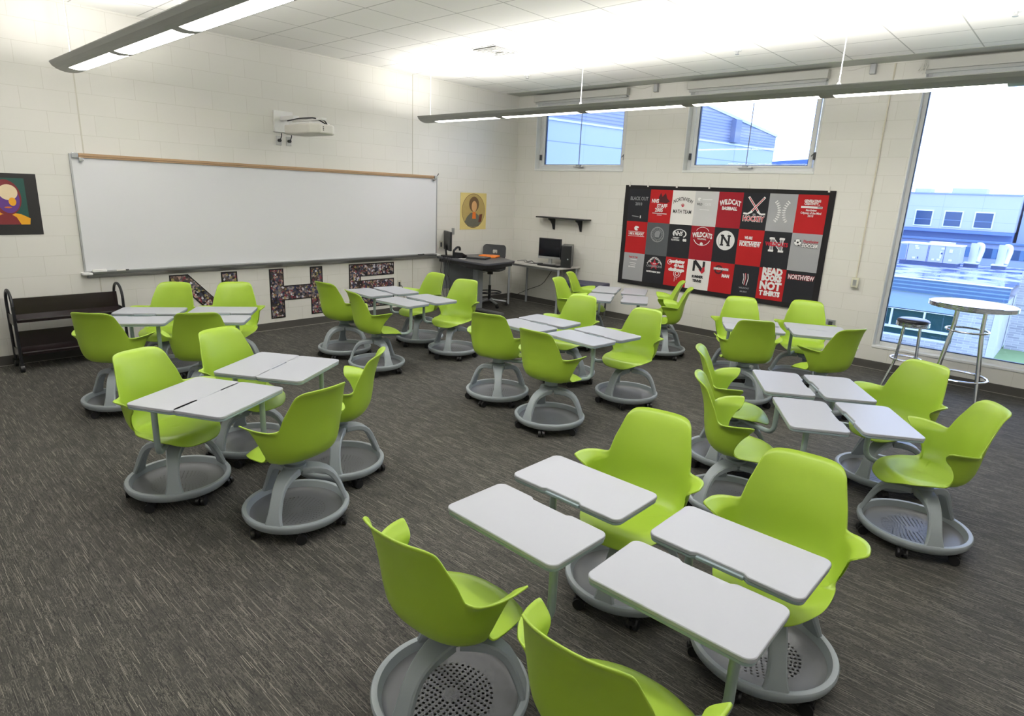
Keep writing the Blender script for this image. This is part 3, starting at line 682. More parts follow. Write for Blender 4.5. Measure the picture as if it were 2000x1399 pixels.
EMB = {
 (0,0): [TX('BLACK OUT',.075,0,.10,IG,.002,wd=.31),TX('2010',.06,.0,.02,IG,.002,wd=.12),LN([(-.10,-.16),(.02,-.17)],.012,IG),LN([(.05,-.15),(.05,-.19)],.016,IW)],
 (0,1): [PL([(-.04,.13),(-.01,.20),(.02,.14),(.07,.20),(.10,.12),(.15,.08),(.10,.05),(-.02,.06)],IKr),TX('NHS',.075,-.09,.075,IW,.003,wd=.12),TX('STAFF',.075,.03,.005,IW,.003,wd=.17),TX('2005',.075,-.015,-.055,IW,.003,wd=.13),LN([(-.12,-.10),(.12,-.105)],.010,IW),LN([(-.04,-.125),(.04,-.125)],.008,IW)],
 (0,2): [TX('NORTHVIEW',.075,0,.12,IK,.001,arc=.045,wd=.31),TX('MATH TEAM',.075,0,-.06,IK,.001,wd=.29)]+paw(0,.03,.032,IR),
 (0,3): cat(-.11,.13,.028,IW)+[TX('WILD',.045,-.10,.06,IK,.001,wd=.085),TX('CATS',.045,.03,.06,IF,.001,wd=.10),LN([(-.06,.13),(.09,.13)],.012,IF),LN([(-.09,-.01),(.06,-.015)],.012,IF)],
 (0,4): [TX('WILDCAT',.095,0,.11,IW,.004,arc=.03,wd=.31),TX('BASEBALL',.06,.0,.02,IW,.003,wd=.22)],
 (0,5): [LN([(-.10,.19),(.06,-.01)],.028,IW),LN([(-.09,.18),(.05,.0)],.012,IR),LN([(.12,.19),(-.05,-.01)],.028,IW),LN([(.11,.18),(-.04,.0)],.012,IR),LN([(.04,.0),(.09,-.035),(.15,-.03)],.024,IW),LN([(-.03,.0),(-.09,-.035),(-.15,-.03)],.024,IW),EL(0,-.04,.022,.014,IG),TX('HOCKEY',.095,0,-.10,IW,.007,wd=.30),TX('HOCKEY',.092,0,-.10,IR,.002,wd=.288)],
 (0,6): [RG(-.22,.0,.185,.192,IF,20,1,-40,42),RG(.22,.0,.185,.192,IF,20,1,138,222)]+[LN([(-.22+.168*math.cos(a),.168*math.sin(a)+.01),(-.22+.212*math.cos(a),.212*math.sin(a)+.01)],.012,IW) for a in [math.radians(q) for q in range(-38,44,9)]]+[LN([(.22-.168*math.cos(a),.168*math.sin(a)+.01),(.22-.212*math.cos(a),.212*math.sin(a)+.01)],.012,IW) for a in [math.radians(q) for q in range(-38,44,9)]],
 (0,7): [TX('GENERATING',.042,0,.165,IW,.002,wd=.20),TX('CREATIVITY...',.042,0,.13,IW,.002,wd=.19),PL([(-.13,.075),(.13,.075),(.13,.10),(-.13,.10)],IW),PL([(.07,.078),(.128,.078),(.128,.097),(.07,.097)],IG),TX('Northview',.038,0,.05,IW,.001,wd=.13),TX('Odyssey of the Mind',.038,0,.015,IW,.001,wd=.25),TX('2013',.038,0,-.02,IW,.001,wd=.07)],
 (1,0): cat(0,.14,.045,IW)+[TX('I AM A WILDCAT',.055,0,.055,IW,.003,wd=.27),LN([(-.145,.088),(.145,.088)],.006,IW),LN([(-.145,.02),(.145,.02)],.006,IW)],
 (1,1): [RG(0,.07,.10,.115,IG),RG(0,.07,.068,.074,IG),PL([(-.04,.03),(.03,.03),(.05,.11),(.02,.13),(-.03,.12),(-.05,.08)],IG)]+[LN([(.087*math.cos(a)-.006,.07+.087*math.sin(a)),(.087*math.cos(a)+.006,.07+.087*math.sin(a))],.014,IG) for a in [math.radians(q) for q in range(0,360,18)]],
 (1,2): [RG(0,.11,.055,.066,IW,32,1.7,-50,215),TX('NHS',.085,-.02,.11,IW,.003,wd=.15,shear=.25),TX('VARSITY',.034,-.05,.045,IW,.001,wd=.11),TX('EQUESTRIAN',.03,-.06,.015,IW,.001,wd=.13),TX('08',.05,.09,.02,IW,.004,wd=.06)],
 (1,3): [RG(0,.09,.115,.124,IW,28,1.1,200,340),RG(0,.15,.075,.081,IW,20,1.3,20,160),TX('WILDCATS',.095,0,.12,IW,.004,wd=.31,arc=.02),TX('VOLLEYBALL',.03,0,.06,IW,.001,wd=.14)]+[EL(0,-.01,.024,.024,IW)],
 (1,4): [EL(0,.07,.135,.135,IW,40),RG(.06,.07,.16,.164,IG,20,1,140,220),RG(-.10,.10,.15,.154,IG,20,1,-40,30),TX('N',.19,0,.07,IK,.006,wd=.13),LN([(-.075,.135),(-.025,.135)],.022,IK),LN([(.025,.135),(.075,.135)],.022,IK),LN([(-.075,.005),(-.025,.005)],.022,IK),LN([(.025,.005),(.075,.005)],.022,IK)],
 (1,5): [TX('WE ARE',.05,-.03,.13,IW,.003,wd=.11),LN([(-.15,.085),(.15,.085)],.007,IW),TX('NORTHVIEW',.085,0,.045,IW,.004,wd=.29)],
 (1,6): [TX('N',.22,0,.07,IW,.012,wd=.17),TX('N',.21,0,.07,IG,.004,wd=.15),LN([(-.10,.15),(-.03,.15)],.026,IW),LN([(.03,.15),(.10,.15)],.026,IW),LN([(-.10,-.01),(-.03,-.01)],.026,IW),LN([(.03,-.01),(.10,-.01)],.026,IW),TX('WILDCATS',.07,.0,.075,IR,.004,wd=.30)],
 (1,7): [EL(-.10,.125,.045,.045,IW,24),EL(-.10,.125,.014,.014,IK,6),EL(-.135,.14,.010,.012,IK,6),EL(-.07,.145,.011,.011,IK,6),EL(-.085,.09,.011,.009,IK,6),RG(-.10,.125,.043,.046,IK),TX('Northview',.055,.06,.145,IR,.001,wd=.19,shear=.2),TX('SOCCER',.062,.055,.09,IK,.007,wd=.208,shear=.15),TX('SOCCER',.062,.055,.09,IW,.003,wd=.20,shear=.15)],
 (2,0): [TX('Read N Talk',.04,-.01,.15,IR,.001,wd=.16),LN([(-.06,.115),(.06,.112)],.010,IF),LN([(-.07,.06),(.05,.058)],.008,IF),LN([(-.05,.03),(.04,.028)],.008,IF),PL([(-.08,-.01),(-.06,-.01),(-.06,.01),(-.08,.01)],IW),LN([(-.05,0),(.04,-.002)],.012,IF)],
 (2,1): [TX('VARSITY SOCCER',.042,0,.17,IW,.002,arc=.10,wd=.26),PL([(0,.16),(.022,.10),(.08,.10),(.035,.06),(.05,0),(0,.035),(-.05,0),(-.035,.06),(-.08,.10),(-.022,.10)],IR),TX('STATE',.026,0,.085,IW,.001,wd=.05),TX('CHAMPIONS',.045,0,.045,IG,.002,wd=.27),TX('20',.026,-.07,.11,IW,.001),TX('10',.026,.07,.11,IW,.001),TX('NORTHVIEW 2010',.032,0,-.04,IW,.002,wd=.24)],
 (2,2): [RG(-.11,.14,.03,.038,IW),EL(-.11,.14,.012,.012,IW),TX('northview',.062,.015,.155,IW,.006,wd=.24),TX('40 book',.062,.05,.095,IW,.006,wd=.17),TX('challenge',.062,.01,.035,IW,.006,wd=.26),RG(.03,-.02,.05,.058,IW),RG(.03,-.02,.022,.032,IW),LN([(.0,-.08),(.0,-.14)],.008,IW),LN([(.03,-.08),(.03,-.11)],.006,IW)],
 (2,3): [LN([(-.075,.05),(-.075,.20)],.036,IK),LN([(.075,.05),(.075,.20)],.036,IK),LN([(-.075,.20),(.075,.05)],.045,IK),PL([(.0,.08),(.05,.10),(.09,.13),(.10,.06),(.06,.02),(.02,.06)],IR),TX('SUMMER',.05,0,-.03,IK,.003,wd=.18),TX('TENNIS',.05,0,-.09,IK,.003,wd=.14)],
 (2,4): [RG(-.05,.11,.04,.065,IKr,28),PL([(-.13,.105),(.10,.105),(.10,.14),(-.13,.14)],IG),TX('WILDCATS',.035,-.015,.122,IW,.002,wd=.21),TX('MAN',.06,.065,.03,IW,.004,wd=.11)],
 (2,5): [LN([(-.035,.10),(-.02,.04),(-.03,-.04)],.010,IW),LN([(-.005,.11),(.008,.04),(-.005,-.06)],.012,IR),LN([(-.01,.10),(.002,.04),(-.01,-.05)],.006,IW),LN([(.03,.10),(.042,.04),(.025,-.06)],.010,IW),TX('WILDCAT',.032,0,-.10,IG,.001,wd=.15),TX('MUSIC',.028,0,-.15,IG,.001,wd=.10)],
 (2,6): [TX('READ',.12,0,.165,IW,.008,wd=.27),TX('BOOKS',.10,0,.075,IW,.008,wd=.27),TX('NOT',.14,0,-.03,IW,.008,wd=.29),TX('T SHIRTS',.085,0,-.13,IW,.006,wd=.28)],
 (2,7): [TX('NORTHVIEW',.085,.01,.13,IR,.006,wd=.335),TX('NORTHVIEW',.083,.01,.13,IW,.002,wd=.325)],
}
for r in range(3):
    for c_ in range(8):
        x0, x1 = QXs[c_]-QX0, QXs[c_+1]-QX0; z1, z0 = QZs[r]-QZ0, QZs[r+1]-QZ0
        p = cloth('patch', x0, x1, z0, z1, QC[ROWS[r][c_]], quilt, .0022)
        emit_flat(EMB[(r,c_)], p, (x0+x1)/2, (z0+z1)/2)
for hx in (2.42,2.74,3.22,3.73,4.30,5.32):
    MB().tube([(hx-QX0,-.004,qh-.005),(hx-QX0,.002,qh+.05)], .004, 8).box((hx-QX0-.012,-.008,qh-.02),(hx-QX0+.012,.004,qh+.01)).build('hanging_clip', OFFW, quilt)

# ------------------------------------------------------------------ the node-style swivel chairs
n_se = 2.5
fa = smooth_table([.43,.455,.48,.52,.58,.64,.70,.76,.82,.87,.90], [.125,.165,.188,.205,.216,.222,.232,.248,.268,.290,.305])
fb = smooth_table([.43,.455,.48,.52,.58,.64,.70,.76,.82,.87,.90], [.170,.205,.222,.236,.247,.256,.262,.264,.264,.262,.260])
FA = .175
def spow(x, p): return math.copysign(abs(x)**p, x)
def outline_pt(t, a, b, af):
    c, s_ = math.cos(math.radians(t)), math.sin(math.radians(t))
    x = -a*spow(c, 2/n_se) if t <= 90 else -af*spow(c, 2/n_se)
    return x, b*spow(s_, 2/n_se)
# top outline in (tau, z)
raw = [(0,.888),(12,.888),(20,.886),(26,.882),(30,.873),(33,.858),(35,.838),(37,.81),(40,.775),(44,.735),(47.5,.69),(50,.666),(51.5,.660),(54,.661),(59,.667),(65,.675),(71,.681),(75.2,.683),(76.2,.682),(76.8,.66),(77.2,.60),(77.8,.54),(78.6,.50),(80.5,.475),(83,.462),(88,.454),(96,.450),(108,.447),(122,.442),(138,.435),(155,.428),(170,.425),(180,.424)]
def resample(raw, n):
    pts = [(a*.0045, z) for a, z in raw]; d = [0]
    for i in range(1, len(pts)): d.append(d[-1]+math.hypot(pts[i][0]-pts[i-1][0], (pts[i][1]-pts[i-1][1])*1.3))
    out = []
    for k in range(n+1):
        s_ = d[-1]*k/n; out.append((interp(s_, d, [q[0] for q in raw]), interp(s_, d, [q[1] for q in raw])))
    for _ in range(1): out = [out[0]]+[tuple((out[i-1][j]+2*out[i][j]+out[i+1][j])/4 for j in (0,1)) for i in range(1, n)]+[out[-1]]
    return out
def shell_mesh():
    half = resample(raw, 150); NR, NW = 9, 28; vs = []; fs = []
    cols = []
    for sgn in (1, -1):
        for (tau, zt) in (half if sgn == 1 else half[-2:0:-1]): cols.append((sgn, tau, zt))
    for sgn, tau, zt in cols:
        col = []
        warm = sstep(tau, 50, 56)
        sh = lambda z: 19*sstep(tau, 51, 77)*sstep(z, .46, .69)*(1-sstep(tau, 78, 84))
        x0, y0 = outline_pt(tau, .125, .170, FA)
        for i in range(1, NR+1):
            r = i/NR; zc = .447+.004*r*r if tau > 60 else .447-.001*r
            # seat dish: slightly lower in the middle/back
            zc -= .008*(1-r*r)*.6
            col.append((.015*(1-r)+x0*r, y0*r, zc if i < NR else zc))
        zb0 = col[-1][2]
        frontw = sstep(tau, 76, 84)
        for j in range(1, NW+1):
            v = j/NW
            # wall route
            z = zb0+(zt-zb0)*(v**1.35 if zt > .47 else v)
            zz = max(z, .43)
            tt = tau+sh(z)
            xw, yw = outline_pt(tt, fa(zz), fb(zz), FA+.07*v)
            fl = warm*(1-sstep(tau, 78.5, 81))*sstep(z, .622, .690)**1.15*.056
            yw += fl; 
            # lean the arm's front a little inward at its foot
            xr = 0
            if tau < 46: xw -= .012*sstep(z, .845, .888)
            # seat-edge route
            af = FA+.085*v; bs = .170+.058*v
            xe, ye = outline_pt(tau, .125+.06*v, bs, af)
            drop = (zt-zb0-.0)*v**2.2 if tau > 84 else (zt-zb0)*v
            drop -= .030*sstep(tau, 120, 165)*v**3+.008*sstep(tau, 95, 120)*v**3
            ze = zb0+drop
            f_ = frontw
            col.append((xw*(1-f_)+xe*f_, yw*(1-f_)+ye*f_, z*(1-f_)+ze*f_))
        cols_n = len(col)
        vs.append([(x, y*sgn, z) for x, y, z in col])
    K = len(vs); flat = [(.015, 0, .4375)]
    for c_ in vs: flat += c_
    nrow = NR+NW
    for i in range(K):
        j = (i+1) % K; a = 1+i*nrow; b = 1+j*nrow
        fs.append((0, a, b))
        for r in range(nrow-1): fs.append((a+r, a+r+1, b+r+1, b+r))
    mb = MB().add(flat, fs); me = mb.mesh('seat_shell', GREEN, 70)
    # consistent orientation: top side out; thickness through a solidify modifier
    return me
SHELL = shell_mesh()
hubm = MB(); hubm.lathe([(.0001,.318),(.05,.318),(.062,.33),(.062,.362),(.04,.368),(.032,.372),(.032,.41),(.085,.418),(.11,.428),(.11,.437),(.0001,.437)], 28)
HUB = hubm.mesh('swivel_hub', mat('hub_grey', (128,138,142), .4), 35)
RINGM = MB().lathe([(.252,.070),(.262,.062),(.280,.064),(.293,.078),(.300,.098),(.3005,.110),(.296,.117),(.284,.119),(.274,.116),(.268,.104),(.260,.084)], 72, closed=True).mesh('base_ring', GREY, 40)
TRAYM = MB().lathe([(.0001,.066),(.03,.066),(.10,.066),(.165,.066),(.205,.067),(.235,.070),(.252,.076),(.259,.083),(.258,.078),(.250,.070),(.236,.065),(.205,.063),(.165,.062),(.10,.061),(.03,.061),(.0001,.061)], 64).mesh('base_tray', TRAY, 50)
# one leg, in the local +x direction
def leg_mesh():
    path = [(.289,.100),(.282,.140),(.270,.178),(.256,.215),(.238,.255),(.215,.290),(.182,.318),(.140,.336),(.095,.345),(.040,.348)]
    wid = [.112,.088,.074,.068,.066,.068,.074,.084,.096,.104]; thk = [.020,.026,.030,.032,.034,.036,.038,.040,.042,.044]
    vs = []; fs = []; N = len(path)
    for i, (r, z) in enumerate(path):
        a = path[max(i-1,0)]; b = path[min(i+1,N-1)]; d = (b[0]-a[0], b[1]-a[1]); L = math.hypot(*d); nx, nz = -d[1]/L, d[0]/L   # inward normal
        if nx > 0: nx, nz = -nx, -nz
        if i > 5: nx, nz = nx*1, -abs(nz)
        h = wid[i]/2; t_ = thk[i]; e = .007
        sec = [(-h+e,0),(h-e,0),(h,e),(h,t_-e),(h-e,t_),(-h+e,t_),(-h,t_-e),(-h,e)]
        for y, q in sec: vs.append((r+nx*q, y, z+nz*q))
    for i in range(N-1):
        for k in range(8): k2 = (k+1) % 8; fs.append((i*8+k, i*8+k2, (i+1)*8+k2, (i+1)*8+k))
    fs += [tuple(range(7,-1,-1)), tuple((N-1)*8+k for k in range(8))]
    return MB().add(vs, fs).mesh('leg', GREY, 40)
LEGM = leg_mesh()
def caster_mesh():
    m = MB()
    m.tube([(0,-.026,.029),(0,-.006,.029)], .0288, 20).tube([(0,.006,.029),(0,.026,.029)], .0288, 20)
    m.tube([(0,-.006,.029),(0,.006,.029)], .012, 10)
    m.obox((-.006,0,.043), (.042,.03,.024)); m.cyl((-.012,0), .011, .05, .066, 12)
    return m.mesh('caster', RUB, 35)
CAST = caster_mesh()
def tablet_mesh():
    L, W_ = .565, .322; r = .034; pts = []
    # local x = away from the sitter, local y = along the length
    n = 6
    def arc(cx, cy, a0):
        return [(cx+r*math.cos(math.radians(a0+90*i/n)), cy+r*math.sin(math.radians(a0+90*i/n))) for i in range(n+1)]
    hx, hy = W_/2, L/2
    pts += arc(hx-r, -hy+r, 270)
    pts += [(hx,-.105),(hx-.003,-.100),(hx-.013,-.086),(hx-.013,.086),(hx-.003,.100),(hx,.105)]
    pts += arc(hx-r, hy-r, 0)+arc(-hx+r, hy-r, 90)+arc(-hx+r, -hy+r, 180)
    top = MB().prism(pts, lambda u,v,h: (u,v,h), .698, .715).mesh('work_surface', LAM, 30)
    sc = [(u*(.985), v*(.99)) for u, v in pts]
    ed = MB().prism(sc, lambda u,v,h: (u,v,h), .685, .6975); ed.box((hx-.020,-.088,.688),(hx-.004,.088,.702))
    return top, ed.mesh('edge_tray', EDGE, 30)
TABM, TABE = tablet_mesh()
ICOL = thing
CH = {
    'F1': (6.437, -7.228, 93, 6.495, -6.918, 89, 38), 'F2': (7.130, -7.215, 93, 7.151, -6.874, 91, 12),
    'F3': (6.499, -6.121, 279, 6.469, -6.500, 270, 42), 'F4': (7.189, -6.124, 276, 7.156, -6.485, 270, 62),
    'L1': (3.942, -7.303, 19, 4.164, -7.288, 29, 95), 'L2': (3.642, -6.707, 14, 3.829, -6.692, 32, 50),
    'L3': (4.757, -6.945, 190, 4.425, -7.140, 208, 66), 'L4': (4.375, -6.420, 223, 4.095, -6.533, 212, 82),
    'B1': (1.241, -6.419, 317, 1.526, -6.634, 324, 90), 'B2': (1.550, -5.884, 328, 1.852, -6.095, 324, 33),
    'B3': (2.076, -7.084, 132, 1.883, -6.881, 146, 86), 'B4': (2.443, -6.525, 153, 2.209, -6.325, 143, 71),
    'D1': (1.692, -4.672, 98, 1.694, -4.322, 86, 33), 'D2': (2.451, -4.757, 80, 2.409, -4.382, 93, 111),
    'D3': (1.775, -3.621, 269, 1.730, -3.959, 265, 69), 'D4': (2.484, -3.684, 284, 2.435, -3.988, 269, 64),
    'E1': (3.978, -4.452, 109, 4.065, -4.190, 87, 74), 'E2': (4.759, -4.616, 92, 4.715, -4.181, 85, 27),
    'E3': (3.999, -3.403, 279, 4.059, -3.823, 272, 104), 'E4': (4.829, -3.530, 270, 4.747, -3.819, 265, 26),
    'G1': (3.127, -2.158, 14, 3.483, -2.139, 29, 20), 'G2': (2.843, -1.510, 23, 3.160, -1.521, 25, 64),
    'G3': (3.739, -1.112, 212, 3.477, -1.326, 208, 12), 'G4': (4.106, -1.606, 208, 3.841, -1.902, 210, 70),
    'H1': (5.168, -1.837, 296, 5.388, -2.108, 295, 50), 'H2': (5.721, -1.425, 288, 5.936, -1.800, 296, 90),
    'H3': (5.591, -2.649, 125, 5.531, -2.378, 121, 94), 'H4': (6.223, -2.372, 154, 6.090, -2.070, 118, 33),
    'R1': (6.158, -4.197, 25, 6.461, -4.143, 31, 32), 'R2': (6.499, -4.882, 28, 6.825, -4.707, 31, 10),
    'R3': (7.083, -3.666, 246, 6.776, -3.954, 213, 18), 'R4': (7.424, -4.400, 209, 7.144, -4.484, 212, 62),
}
GRP = {'F': ('nearest group of four', 'swivel chairs of the nearest group'), 'L': ('middle left group', 'swivel chairs of the middle left group'), 'B': ('group beside the book cart', 'swivel chairs beside the book cart'),
       'D': ('group below the collage letters', 'swivel chairs below the collage letters'), 'E': ('centre group', 'swivel chairs of the centre group'), 'G': ('far group beside the desktop computer table', 'swivel chairs of the far group'),
       'H': ('group below the right end of the quilt', 'swivel chairs below the right end of the quilt'), 'R': ('right group by the tall window', 'swivel chairs of the right group')}
LAB = {
    'F1': 'green tablet-arm chair of the nearest group, seen from behind, left of the cut-off one',
    'F2': 'green tablet-arm chair cut off by the bottom edge of the picture',
    'F3': 'green tablet-arm chair of the nearest group, facing us at the back left',
    'F4': 'green tablet-arm chair of the nearest group, facing us at the right, the largest green back',
    'L1': 'green tablet-arm chair facing right, near left of the middle left group',
    'L2': 'green tablet-arm chair facing right, behind the nearer one in the middle left group',
    'L3': 'green tablet-arm chair seen from behind, front of the middle left group with full base visible',
    'L4': 'green tablet-arm chair turned edge-on, half hidden behind the front chair of the middle left group',
    'B1': 'green tablet-arm chair against the wall below the letter N, nearer to the book cart',
    'B2': 'green tablet-arm chair against the wall between the letters N and H',
    'B3': 'green tablet-arm chair with its back to us, directly in front of the book cart',
    'B4': 'green chair with its back to us, right of the one before the book cart',
    'D1': 'green tablet-arm chair seen from behind in front of the letter H',
    'D2': 'green tablet-arm chair seen from behind with tablet post at its right, below the letter S',
    'D3': 'green tablet-arm chair facing us in front of the wall left of the tall desk',
    'D4': 'green tablet-arm chair facing us just in front of the tall black desk',
    'E1': 'green tablet-arm chair seen from behind, left one of the centre group',
    'E2': 'green tablet-arm chair seen from behind, nearest one of the centre group',
    'E3': 'green tablet-arm chair facing us, back left of the centre group',
    'E4': 'green tablet-arm chair facing us, right side of the centre group, full base visible',
    'G1': 'green chair facing right in the far group, nearer of the two by the navy bench',
    'G2': 'green chair facing right in the far group, directly in front of the navy bench',
    'G3': 'green chair facing left in front of the quilt, farther of the two edge-on backs',
    'G4': 'green chair facing left in front of the quilt, nearer of the two edge-on backs',
    'H1': 'green chair facing us against the quilt, below the WILDCAT MUSIC patch',
    'H2': 'green chair facing us below the right corner of the quilt',
    'H3': 'green chair seen from behind, left one with its back to us below the quilt',
    'H4': 'green chair seen from behind, close to the wall left of the bar stool',
    'R1': 'green chair facing right, farther of the two edge-on chairs in the right group',
    'R2': 'green chair facing right, nearer of the two edge-on chairs in the right group',
    'R3': 'green chair facing left in front of the bar stool and tall table',
    'R4': 'green chair facing left at the right edge of the picture, with its whole base visible',
}
def make_chair(k):
    x, y, a, tx, ty, ta, bl = CH[k]
    root = thing('swivel_chair', LAB[k], 'chair', (x,y,0), math.radians(a), GRP[k[0]][1])
    sh = link('seat_shell', SHELL, root); so = sh.modifiers.new('thickness', 'SOLIDIFY'); so.thickness = .007; so.offset = -1; so.use_even_offset = False
    link('swivel_hub', HUB, root)
    ring = link('base_ring', RINGM, root); ring.rotation_euler = (0,0,math.radians(bl-a))
    link('base_tray', TRAYM, ring)
    for i in range(3):
        lg = link('leg', LEGM, ring); lg.rotation_euler = (0,0,i*2*PI/3)
    for i in range(6):
        an = i*PI/3+PI/6; cs = link('caster', CAST, ring); cs.location = (.272*math.cos(an), .272*math.sin(an), 0)
        cs.rotation_euler = (0,0,(an*7.3+bl) % 6.28)
    # tablet in chair coordinates
    ca, sa = math.cos(math.radians(a)), math.sin(math.radians(a)); dx, dy = tx-x, ty-y
    lx, ly = ca*dx+sa*dy, -sa*dx+ca*dy; lt = math.radians(ta-a)
    px, py = lx+math.cos(lt)*(-.05)-math.sin(lt)*(-.20), ly+math.sin(lt)*(-.05)+math.cos(lt)*(-.20)
    th = math.atan2(py, px)
    pts = bend([(.05*math.cos(th),.05*math.sin(th),.395),(px*.55,py*.55,.392),(px,py,.392),(px,py,.56),(px,py,.69)], .07, 7)
    m = MB(); m.tube(pts, [.0165]*len(pts), 14); m.lathe([(.0001,.375),(.055,.375),(.055,.408),(.0001,.408)], 20)
    m.obox((px-math.cos(lt)*.0-math.sin(lt)*.03, py+math.cos(lt)*.03, .680), (.05,.13,.012), lt)
    m.build('tablet_arm', ARMG, root, smooth=40)
    tb = link('work_surface', TABM, root, .0035); tb.location = (lx,ly,0); tb.rotation_euler = (0,0,lt)
    link('edge_tray', TABE, tb, .003)
    return root
for k in CH: make_chair(k)

# ------------------------------------------------------------------ book cart
t = thing('book_cart', 'dark brown two-shelf book cart standing against the left wall', 'book cart', (.235,-7.015,0))
WAL = shelf_wood_mat(); hb = .47
for s_ in (-1, 1):
    m = MB()
    for xx in (-.145, .145): m.tube([(xx,s_*hb,.08),(xx,s_*hb,.66)], .014, 10)
    m.tube([(-.145*math.cos(q*PI/14),s_*hb,.66+.14*math.sin(q*PI/14)) for q in range(15)], .014, 10)
    m.build('end_frame', BLK, t)
    for za, zb_ in ((.14,.22),(.46,.56)): MB().box((-.135,s_*hb-.006,za),(.135,s_*hb+.006,zb_)).build('end_panel', WAL, t)
for z in (.17, .50):
    m = MB()
    m.obox((.07,0,z+.035), (.16,2*hb-.03,.012), 0, .35)
    m.obox((-.07,0,z+.035), (.16,2*hb-.03,.012), 0, -.35)
    m.obox((0.012,0,z+.13), (.012,2*hb-.03,.17), 0, -.10)
    m.obox((.148,0,z+.012), (.012,2*hb-.03,.035), 0, 0)
    m.build('sloped_shelf', WAL, t, bevel=.002)
    MB().box((.150,-hb+.02,z+.020),(.157,hb-.02,z+.030)).build('shelf_lip', mat('cart_lip', (92,88,90), .3, metal=.5), t)
for sx in (-.145, .145):
    for sy in (-1, 1):
        MB().tube([(sx,sy*hb-.016,.04),(sx,sy*hb+.016,.04)], .04, 18).cyl((sx,sy*hb), .012, .06, .12, 10).obox((sx,sy*hb,.066), (.05,.045,.03)).build('caster', RUB, t)

# ------------------------------------------------------------------ tall desk and its things
DZ = .88
desk = thing('standing_desk', 'tall black-topped teacher desk on grey legs in the room corner', 'desk', (.62,-1.48,0))
m = MB(); m.prism([(-.49,-.47),(.62,-.52),(.67,-.50),(.69,-.46),(.60,.20),(.56,.25),(-.08,.49),(-.49,.49)], lambda u,v,h: (u,v,h), DZ-.032, DZ); m.build('desk_top', mat('desk_dark_laminate', (70,71,78), .35), desk, bevel=.006)
MB().prism([(-.47,-.44),(.60,-.49),(.64,-.45),(.56,.19),(.53,.22),(-.09,.46),(-.47,.46)], lambda u,v,h: (u,v,h), DZ-.085, DZ-.033).build('edge_skirt', BLK, desk, bevel=.006)
MB().prism([(.12,-.40),(.55,-.42),(.50,.12),(.15,.20)], lambda u,v,h: (u,v,h), DZ-.13, DZ-.086).build('under_tray', BLK, desk, bevel=.012)
LG = mat('desk_leg_grey', (138,144,150), .4)
MB().box((-.10,-.03,.05),(.02,.09,DZ-.086)).build('leg', LG, desk, bevel=.006)
MB().box((-.55,-.02,.012),(.55,.07,.055)).build('foot', mat('desk_foot_grey', (104,106,108), .4), desk, bevel=.008)
MB().box((-.46,-.36,.35),(-.44,.36,DZ-.09)).build('side_panel', LG, desk)
def desk_pt(u, v): return (.62+u, -1.48+v)
def monitor(label, loc, rz, w_, h_, z, tilt=0, bez=BLK, stand=True, lower=None):
    t = thing('computer_monitor', label, 'monitor', (loc[0],loc[1],z), rz)
    # faces local -y
    MB().box((-w_/2,-.02,.10),(w_/2,.018,.10+h_)).build('casing', bez, t, bevel=.006)
    MB().box((-w_/2+.015,-.0215,.115+(.03 if lower else 0)),(w_/2-.015,-.0202,.10+h_-.015)).build('screen', mat('screen_black', (20,22,28), .15), t)
    if lower: MB().box((-w_/2+.002,-.024,.10),(w_/2-.002,-.0195,.135)).build('lower_bezel', lower, t)
    m = MB(); m.cyl((0,0), .11, 0, .014, 30); m.obox((0,.03,.09), (.06,.02,.18), 0, 0, -.12); m.build('stand', bez if not lower else ALU, t)
    return t
monitor('black monitor seen from its edge on the tall desk', (.22,-1.80), math.radians(152), .42, .30, DZ)
q = thing('desk_phone', 'black telephone with handset on the tall desk', 'telephone', (.46,-1.74, DZ), math.radians(20))
m = MB(); m.prism([(-.1,0),(.1,0),(.1,.02),(-.1,.09)], lambda u,v,h: (h,u,v), -.09, .09); m.build('phone_base', BLK, q, bevel=.004)
m = MB(); m.tube(bend([(-.07,-.09,.065),(-.07,-.10,.11),(-.07,.02,.16),(-.07,.11,.15),(-.07,.115,.10)], .03), .018, 10); m.build('handset', BLK, q)
q = thing('laptop', 'closed black laptop on the tall desk', 'laptop', (.68,-1.55, DZ), math.radians(25))
MB().box((-.17,-.12,0),(.17,.12,.016)).build('base', BLK, q, bevel=.004); MB().box((-.17,-.12,.017),(.17,.12,.027)).build('lid', mat('laptop_lid',(46,48,56),.3), q, bevel=.003)
q = tag(MB().obox((.60,-1.22, DZ+.016), (.30,.22,.030), math.radians(25)).build('folder', mat('orange_folder', (232,126,40), .5), None, bevel=.008), 'orange folder lying on the tall desk', 'folder')
q = thing('paper_stack', 'small white papers beside the phone on the tall desk', 'papers', (.62,-1.84, DZ), .4)
MB().box((-.05,-.04,0),(.05,.04,.006)).build('sheets', WHT, q)
m = MB()
for u, l_, dd in ((-.35,.75,.0),(-.30,.62,.05),(-.26,.80,-.03),(-.45,.5,.02)):
    x, y = desk_pt(u+.12,-.485); m.tube(bend([(x,y+.10,DZ+.008),(x,y-.02,DZ+.008),(x+.0,y-.04,DZ-.25),(x+.05+dd,y-.03,DZ-l_*.6),(x-.02,y+.02,DZ-l_),(x+.02,y+.08,.04)], .07), .0045, 7)
tag(m.build('cable_bundle', BLK), 'loose black cables hanging from the left side of the tall desk', 'cables')
